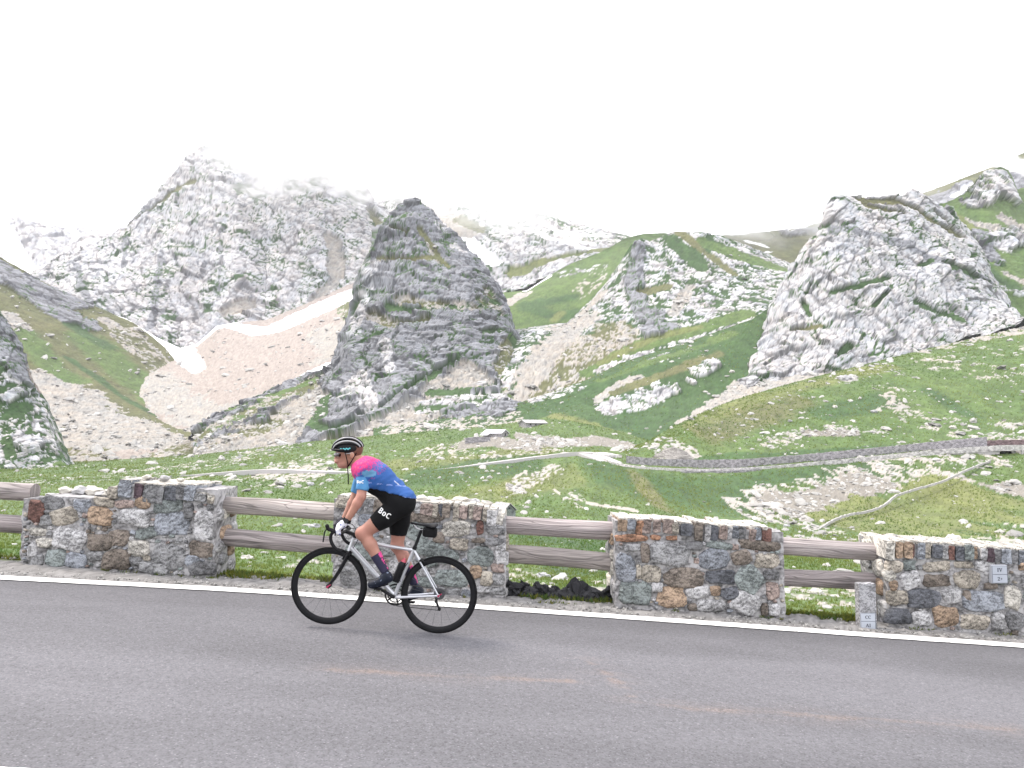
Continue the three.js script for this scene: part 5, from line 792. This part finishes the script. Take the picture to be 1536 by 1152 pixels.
{
  const J = (cx, cy, off) => { const p = c1(cx, cy, off).sub(PO); return [p.x, p.y, p.z]; };
  const bone = (a, b, ra, rb) => { const d = [b[0] - a[0], b[1] - a[1], b[2] - a[2]], l = d[0] * d[0] + d[1] * d[1] + d[2] * d[2] || 1e-9; return (x, y, z) => { const t = clamp(((x - a[0]) * d[0] + (y - a[1]) * d[1] + (z - a[2]) * d[2]) / l, 0, 1); return Math.hypot(x - a[0] - d[0] * t, y - a[1] - d[1] * t, z - a[2] - d[2] * t) - ra - (rb - ra) * t; }; };
  const ball = (c, r, s = [1, 1, 1]) => (x, y, z) => (Math.hypot((x - c[0]) / s[0], (y - c[1]) / s[1], (z - c[2]) / s[2]) - r) * Math.min(...s);
  const blend = (list, k) => (x, y, z) => { let d = 9; for (const f of list) { const q = f(x, y, z); if (d > 8) d = q; else { const h = Math.max(k - Math.abs(d - q), 0) / k; d = Math.min(d, q) - h * h * k * .25; } } return d; };
  const half = (p, nrm) => { const l = Math.hypot(...nrm); return (x, y, z) => ((x - p[0]) * nrm[0] + (y - p[1]) * nrm[1] + (z - p[2]) * nrm[2]) / l; };      // negative on the side away from the normal
  const cut = (f, ...planes) => (x, y, z) => Math.max(f(x, y, z), ...planes.map((q) => q(x, y, z)));
  const puff = (f, r) => (x, y, z) => f(x, y, z) - r;
  const sub = (a, b) => [a[0] - b[0], a[1] - b[1], a[2] - b[2]], mix = (a, b, t) => [0, 1, 2].map((k) => lerp(a[k], b[k], t));
  // joints
  const neck = J(412, 222, 0), head = J(366, 150, 0), shN = J(442, 262, .165), shF = J(432, 262, -.165), elN = J(425, 402, .215), elF = J(392, 410, -.215), wrN = J(346, 534, .215), wrF = J(334, 520, -.215);
  const hipN = J(625, 452, .085), hipF = J(632, 450, -.085), knN = J(432, 594, .10), knF = J(614, 660, -.10), anN = J(546, 786, .105), anF = J(700, 852, -.105);
  const torso = blend([bone(J(450, 262, .075), J(510, 310, .07), .112, .122), bone(J(450, 262, -.075), J(510, 310, -.07), .112, .122), bone(J(510, 310, .06), J(585, 372, .05), .118, .108), bone(J(510, 310, -.06), J(585, 372, -.05), .118, .108), bone(shN, shF, .066, .066), bone(J(428, 235, 0), J(470, 262, 0), .07, .1)], .05);
  const seat = blend([bone(J(578, 372, .045), J(622, 428, .062), .108, .116), bone(J(578, 372, -.045), J(622, 428, -.062), .108, .116), ball(J(640, 432, .06), .108), ball(J(640, 432, -.06), .108)], .05);
  const leg = (hip, kn, an) => { const tm = mix(hip, kn, .4), cm = mix(kn, an, .3); cm[0] += .012; return [bone(hip, tm, .096, .083), bone(tm, kn, .083, .053), ball([kn[0] - .008, kn[1] + .002, kn[2]], .053), bone(kn, cm, .05, .054), bone(cm, an, .054, .033)]; };
  const legN = blend(leg(hipN, knN, anN), .025), legF = blend(leg(hipF, knF, anF), .025);
  const arm = (sh, el, wr) => [bone(sh, mix(sh, el, .45), .056, .05), bone(mix(sh, el, .45), el, .05, .039), bone(el, mix(el, wr, .25), .039, .041), bone(mix(el, wr, .25), wr, .041, .026)];
  const armN = blend(arm(shN, elN, wrN), .02), armF = blend(arm(shF, elF, wrF), .02);
  const foot = (an, heel, toe) => blend([bone(an, heel, .034, .034), bone(heel, toe, .036, .03)], .03);
  const heelN = J(566, 836, .105), toeN = J(484, 862, .11), heelF = J(728, 904, -.105), toeF = J(655, 932, -.11);
  // a hand closed on its brake hood: palm, four unequal fingers with bent knuckles, thumb from the side of the palm
  const hand = (wr, knuckle, grip, s) => {
    const out = [bone(wr, mix(wr, knuckle, .5), .027, .031), bone(mix(wr, knuckle, .5), knuckle, .031, .027)];
    for (let k = 0; k < 4; k++) { const z = (k - 1.5) * .019 * s, len = [.92, 1, .96, .78][k], a = [knuckle[0] + .004 * k, knuckle[1] - .003 * k, knuckle[2] + z], b = [a[0] - .028 * len, a[1] - .014 - .004 * k, a[2]], c = [b[0] + .002, b[1] - .026 * len, b[2] - .004 * s], d = [c[0] + .02 * len, c[1] - .006, c[2] - .006 * s]; out.push(bone(a, b, .0105, .0095), bone(b, c, .0095, .009), bone(c, d, .009, .008)); }
    const t0 = mix(wr, knuckle, .45); t0[2] -= .022 * s; const t1 = [t0[0] - .012, t0[1] - .02, t0[2] - .022 * s], t2 = [t1[0] - .014, t1[1] - .022, t1[2] + .002 * s]; out.push(bone(t0, t1, .014, .011), bone(t1, t2, .011, .009));
    return blend(out, .008);
  };
  const handN = hand(wrN, J(312, 556, .222), 0, 1), handF = hand(wrF, J(306, 540, -.222), 0, -1);
  // head, turned up the road
  const skull = blend([ball(J(368, 148, 0), .098, [1.02, .96, .80]), bone(J(330, 178, 0), J(334, 222, 0), .062, .042), ball(J(338, 232, 0), .03), bone(J(372, 190, 0), J(345, 226, 0), .06, .04), bone(J(308, 176, .022), J(308, 176, -.022), .022, .022), bone(J(300, 182, 0), J(290, 200, 0), .009, .0105), ball(J(298, 214, 0), .02, [.9, .7, 1.3]), ball(J(299, 221, 0), .018, [.9, .6, 1.2]), ball(J(316, 238, 0), .024)], .022);
  const ears = blend([ball(J(377, 186, .078), .03, [.75, 1, .4]), ball(J(377, 186, -.078), .03, [.75, 1, .4])], .01), throat = blend([bone(J(372, 196, 0), neck, .058, .062), bone(neck, J(448, 250, 0), .062, .07)], .03);
  const body = blend([skull, throat, torso, seat, legN, legF, armN, armF], .02), faceN = blend([skull, ears, throat], .012);
  const skin = new THREE.MeshPhysicalMaterial({ color: lin(.40, .20, .145), roughness: .55, sheen: .2, vertexColors: true });
  const tint = (g, f) => { const p = g.attributes.position, c = new Float32Array(p.count * 3); for (let i = 0; i < p.count; i++) c.set(f(p.getX(i), p.getY(i), p.getZ(i)), i * 3); g.setAttribute('color', new THREE.BufferAttribute(c, 3)); return g; };
  const bare = cut(body, (x, y, z) => -(puff(skull, .02)(x, y, z)));
  const box = (list, m) => [list.reduce((a, p) => a.map((v, k) => Math.min(v, p[k] - m)), [9, 9, 9]), list.reduce((a, p) => a.map((v, k) => Math.max(v, p[k] + m)), [-9, -9, -9])];
  const flush = (x, y, z) => { const n = 1 + .16 * noise(x * 9, y * 9, z * 9) + .07 * noise(x * 40, y * 40, z * 40); return [n, n * (.97 + .1 * noise(x * 6, y * 6 + 4, z * 6)), n]; };
  { // one continuous skin: trunk and limbs on a 11 mm grid, head and hands on 4 mm grids
    const [a, b] = box([neck, shN, shF, hipN, hipF, knN, knF, anN, anF, wrN, wrF], .15), parts = [surface(blend([throat, torso, seat, legN, legF, armN, armF], .02), a, b, .0115)];
    parts.push(surface(faceN, ...box([J(280, 60, .1), J(450, 262, -.1)], .03), .0045), surface(handF, ...box([wrF, J(285, 590, -.24)], .06), .004));
    mesh('body', tint(merged(parts), flush), skin, person);
  }
  const cloth = (color, rough = .8) => new THREE.MeshPhysicalMaterial({ color, roughness: rough, sheen: .35, sheenRoughness: .6, vertexColors: true });
  const plain = () => [1, 1, 1], knit = (x, y, z) => { const n = 1 + .14 * fbm(x * 20, y * 20, z * 20, 3); return [n, n, n]; };
  // jersey: pink yoke breaking up into blue, pale blue sleeves and side patch
  const folds = (x, y, z) => .0065 * noise(x * 12 + y * 9, y * 26 - x * 16, z * 10) + .002 * noise(x * 40, y * 60, z * 20);
  const hem = half(mix(J(468, 350, 0), J(676, 392, 0), .5), sub(J(560, 480, 0), J(590, 372, 0)));
  const sleeves = blend([bone(shN, mix(shN, elN, .80), .063, .055), bone(shF, mix(shF, elF, .80), .063, .055)], .02);
  const cuffN = half(mix(shN, elN, .78), sub(elN, shN)), cuffF = half(mix(shF, elF, .78), sub(elF, shF));
  const trunk = blend([puff(torso, .012), puff(seat, .019)], .02), sleeveN = cut(bone(shN, elN, .064, .052), cuffN), sleeveF = cut(bone(shF, elF, .064, .052), cuffF);
  const jersey = (x, y, z) => { const t = Math.max(trunk(x, y, z), hem(x, y, z)), a = sleeveN(x, y, z), b = sleeveF(x, y, z), k = .03, j = (d, q) => { const h = Math.max(k - Math.abs(d - q), 0) / k; return Math.min(d, q) - h * h * k * .25; }; return Math.max(j(j(t, a), b), -puff(throat, .004)(x, y, z) - 1) + folds(x, y, z); };
  const collar = half(mix(neck, J(430, 236, 0), -.35), sub(head, neck));
  const plane = (x, y) => { const w = RIDE / FOCAL / 1; return [(x + PO.x) / w, (y + PO.y) / w]; };
  const A0 = c1(0, 0), toCrop = (x, y) => [(x + PO.x - A0.x) / (RIDE / FOCAL * .28646), -(y + PO.y - A0.y) / (RIDE / FOCAL * .28646)];
  const dye = (x, y, z) => {
    const [cx, cy] = toCrop(x, y), armD = Math.min(bone(shN, elN, .064, .052)(x, y, z), bone(shF, elF, .064, .052)(x, y, z)), tr = trunk(x, y, z), n = fbm(x * 22, y * 22, z * 22, 3), n2 = noise(x * 75, y * 75, z * 75);
    if (armD < tr - .012 + .01 * n && cy > 236 + 16 * n) return [.07, .24, .48];
    const yoke = (cx - 395) * .56 + (cy - 175) * .83 - 104 + n * 50 + n2 * 34, chest = cx < 410 + 14 * n && cy < 350;
    if (yoke < 0 || chest && cy < 335) return [.52, .018 + .05 * (n2 > .2), .16];
    if (Math.hypot((cx - 496) / 34, (cy - 274) / 18) < 1 + .4 * n) return [.10, .25, .42];
    if (Math.abs(cy - 318 - (cx - 480) * .12) < 1.4 || Math.abs(cy - 350 - (cx - 480) * .22) < 1.2) return [.22, .30, .62];
    if (cx > 600 && Math.abs((cx - 628) * .9 - (cy - 325)) < 2.2 && cy > 312 && cy < 338) return [.5, .52, .58];
    return yoke < 70 && n2 + n * .8 > .1 ? [.24, .04, .22] : [.015, .082, .29];                 // purple dots of the print, then plain blue cloth
  };
  mesh('jersey', tint(surface(cut(jersey, collar), ...box([neck, shN, shF, elN, elF, hipN, hipF], .2), .0095), dye), cloth(0xffffff, .75), person);
  // bib shorts
  const thighN = cut(puff(legN, .008), half(mix(hipN, knN, .66), sub(knN, hipN))), thighF = cut(puff(legF, .008), half(mix(hipF, knF, .72), sub(knF, hipF)));
  const bib = cut(puff(blend([torso, seat], .03), .007), half(J(470, 330, 0), sub(J(440, 300, 0), J(560, 400, 0))));
  const shorts = blend([bib, thighN, thighF, puff(seat, .008)], .012);
  mesh('shorts', tint(surface(shorts, ...box([hipN, hipF, knN, knF, J(470, 300, 0)], .17), .0095), knit), matt(lin(.008, .008, .009), .9), person);
  // printing on thigh and sleeve follows the cloth
  const print = (text, size, cx, cy, off, turn, onto, name) => {
    const g = new TextGeometry(text, { font: sansFont, size, depth: .0015, curveSegments: 5 }); g.center(); g.rotateZ(turn); const p = g.attributes.position, c = J(cx, cy, off);
    for (let i = 0; i < p.count; i++) { const x = p.getX(i) + c[0], y = p.getY(i) + c[1], lift = p.getZ(i); let z = c[2] + .2; for (let k = 0; k < 60; k++) { const d = onto(x, y, z); if (d < .0008) break; z -= Math.max(d * .7, .0006); } p.setXYZ(i, x, y, z + .0035 + lift); }
    g.computeVertexNormals(); mesh(name, g, mat(lin(.8, .8, .8), .7), person);
  };
  print('BoC', .047, 556, 484, .1, -.55, shorts, 'lettering'); print('BoC', .026, 425, 322, .2, 0, jersey, 'lettering');
  // socks and shoes
  const sock = (kn, an, f) => cut(puff(f, .004), half(mix(kn, an, .58), sub(kn, an)), half(mix(kn, an, 1.06), sub(an, kn)));
  const sockDye = (an, kn) => (x, y, z) => { const t = ((x - kn[0]) * (an[0] - kn[0]) + (y - kn[1]) * (an[1] - kn[1])) / ((an[0] - kn[0]) ** 2 + (an[1] - kn[1]) ** 2), ax = lerp(kn[0], an[0], t), back = x - ax; return back > .029 && noise(x * 60, y * 60, z * 30) > -.25 ? [.62, .06, .24] : [.022, .02, .05]; };
  mesh('sock', tint(surface(sock(knN, anN, legN), ...box([knN, anN], .08), .006), sockDye(anN, knN)), cloth(0xffffff, .85), person); mesh('sock', tint(surface(sock(knF, anF, legF), ...box([knF, anF], .08), .006), sockDye(anF, knF)), cloth(0xffffff, .85), person);
  const shoe = (an, heel, toe) => { const sole = half([heel[0], heel[1] - .036, heel[2]], [(heel[1] - toe[1]) * -1 * -1 * (toe[0] < heel[0] ? -1 : 1) * 0 + (toe[1] - heel[1]), heel[0] - toe[0], 0].map((v) => -v)); return cut(blend([bone([heel[0] + .004, heel[1] + .012, heel[2]], toe, .04, .03), bone(mix(an, heel, .5), mix(heel, toe, .42), .04, .036), bone(mix(heel, toe, .7), [toe[0] - .012, toe[1], toe[2]], .034, .026)], .03), sole); };
  const shoeDye = (x, y, z) => { const n = noise(x * 55, y * 55, z * 55); return n > .52 ? [.16, .19, .26] : [.008, .011, .022]; };
  for (const [an, h, t] of [[anN, heelN, toeN], [anF, heelF, toeF]]) { const s = mesh('shoe', tint(surface(shoe(an, h, t), ...box([an, h, t], .07), .005), shoeDye), new THREE.MeshPhysicalMaterial({ color: 0xffffff, roughness: .45, specularIntensity: .5, vertexColors: true }), person); mesh('sole', rod(V(h[0], h[1] - .034, h[2]), V(t[0], t[1] - .028, t[2]), .012, .012, 8).scale(1, 1, 1), carbon, s); }
  // near glove, far glove, watch
  mesh('glove', tint(surface(puff(handN, .002), ...box([wrN, J(290, 606, .24)], .06), .004), (x, y, z) => noise(x * 45, y * 45, z * 45) > .3 ? [.10, .12, .35] : [.72, .72, .80]), cloth(0xffffff, .8), person);
  mesh('glove', tint(surface(puff(handF, .003), ...box([wrF, J(285, 590, -.24)], .06), .004), plain), cloth(lin(.02, .02, .03), .8), person);
  { const d = V(...sub(wrN, elN)).normalize(), p = V(...mix(elN, wrN, .94)), w = new THREE.TorusGeometry(.031, .0075, 10, 28); w.scale(1, 1, 2.2); w.applyQuaternion(new THREE.Quaternion().setFromUnitVectors(V(0, 0, 1), d)); w.translate(p.x, p.y, p.z); const wt = mesh('watch', w, rubber, person); const f = new THREE.CylinderGeometry(.02, .021, .013, 24); f.rotateX(Math.PI / 2); f.translate(p.x, p.y, p.z + .036); mesh('watch_face', f, mat(lin(.03, .03, .035), .2), wt); }
  // helmet: dark shell, long ribs with open vents between them, straps
  const hc = V(...J(357, 138, 0)), HR = [.142, .104, .100], tilt = .05;
  const onHelmet = (a, b, k) => { const x = -Math.cos(a) * Math.cos(b) * HR[0] * k * (Math.cos(a) > 0 ? 1 : .98), y = Math.sin(a) * Math.cos(b) * HR[1] * k, z = Math.sin(b) * HR[2] * k; return V(hc.x + x * Math.cos(tilt) - y * Math.sin(tilt), hc.y + x * Math.sin(tilt) + y * Math.cos(tilt) - .02, hc.z + z); };
  const shellSDF = (x, y, z) => { const X = (x - hc.x), Y = (y - hc.y + .02), Z = z - hc.z; const e = (Math.hypot(X / HR[0], Y / HR[1], Z / HR[2]) - .93) * .095; return Math.max(e, -(Y + .035 + X * .1 - .018 * smooth(0, .1, X)), -(Math.hypot(X / .118, (Y + .01) / .092, Z / .085) - .93) * .085); };
  const helmet = mesh('helmet', surface(shellSDF, [hc.x - .17, hc.y - .12, hc.z - .13], [hc.x + .17, hc.y + .12, hc.z + .13], .005), matt(lin(.010, .010, .012), .5), person);
  const ribs = [[0, 'd'], [.3, 'w'], [-.3, 'w'], [.58, 'd'], [-.58, 'd'], [.86, 'w'], [-.86, 'w'], [1.1, 'd'], [-1.1, 'd']];
  const white = new THREE.MeshPhysicalMaterial({ color: lin(.42, .42, .44), roughness: .4, clearcoat: .3 }), gloss = matt(lin(.010, .010, .012), .4);
  for (const [b, tone] of ribs) { const pts = []; for (let k = 0; k <= 14; k++) { const a = lerp(.06, Math.PI - .12, k / 14); pts.push(onHelmet(a, b * (.55 + .45 * Math.sin(a)) * 1.0, .985)); } const g = hose(pts, tone === 'w' ? .0065 : .0095, 44, 9); mesh('helmet_rib', g, tone === 'w' ? white : gloss, helmet); }
  { const pts = []; for (let k = 0; k <= 20; k++) { const b = lerp(-1.45, 1.45, k / 20); pts.push(onHelmet(.02 + .1 * Math.cos(b), b, 1.0).add(V(0, -.012, 0))); } mesh('helmet_brim', hose(pts, .0105, 50, 9), gloss, helmet); const q = []; for (let k = 0; k <= 20; k++) { const a = lerp(.05, Math.PI - .2, k / 20); q.push(onHelmet(a * .98, 1.32, .99).add(V(0, -.03, .0))); }
    const m = []; for (let k = 0; k <= 24; k++) { const t = k / 24; m.push(V(hc.x + lerp(-.052, .038, t), hc.y - .026 + .005 * Math.sin(t * 22) + .006 * t, hc.z + .094 - .012 * Math.abs(t - .5))); } mesh('helmet_lettering', hose(m, .0055, 70, 6), mat(lin(.12, .55, .62), .5), helmet); }
  for (const s of [-1, 1]) { const st = mesh('strap', merged([hose([V(...J(340, 168, .083 * s)), V(...J(350, 205, .078 * s)), V(...J(356, 240, .045 * s)), V(...J(352, 250, .0))], .0045, 24, 6), hose([V(...J(400, 172, .082 * s)), V(...J(376, 214, .078 * s)), V(...J(358, 240, .046 * s))], .0045, 24, 6)]), rubber, helmet); if (s > 0) mesh('strap_end', hose([V(...J(353, 244, .05)), V(...J(357, 290, .05)), V(...J(358, 336, .052))], .005, 16, 6), rubber, helmet); }
  // wraparound glasses
  { const lens = []; for (let k = 0; k <= 16; k++) { const b = lerp(-1.15, 1.15, k / 16), c = J(346, 183, 0); lens.push(V(c[0] - Math.cos(b) * .096, c[1], c[2] + Math.sin(b) * .084)); } const g = hose(lens, .015, 40, 8); const gl = mesh('glasses', g, new THREE.MeshPhysicalMaterial({ color: lin(.03, .012, .012), roughness: .2, clearcoat: 1 }), person);
    const fr = lens.map((p) => p.clone().add(V(-.002, .0155, 0))); mesh('glasses_frame', hose(fr, .0045, 40, 7), white, gl); for (const s of [-1, 1]) mesh('temple', rod(V(...J(338, 178, .08 * s)), V(...J(384, 172, .082 * s)), .0035, .0035, 7), white, gl); }
  // short hair under the helmet
  mesh('hair', surface(cut(puff(ball(J(374, 150, 0), .098, [1.0, .98, .82]), .004), half(J(366, 170, 0), [-1, -.15, 0]), half(J(380, 205, 0), [0, -1, 0])), ...box([J(374, 150, 0)], .12), .006), mat(lin(.13, .06, .04), .8), person);
}
scene.traverse((o) => { if (o.isMesh) o.castShadow = o.receiveShadow = true; });
renderer.render(scene, camera);
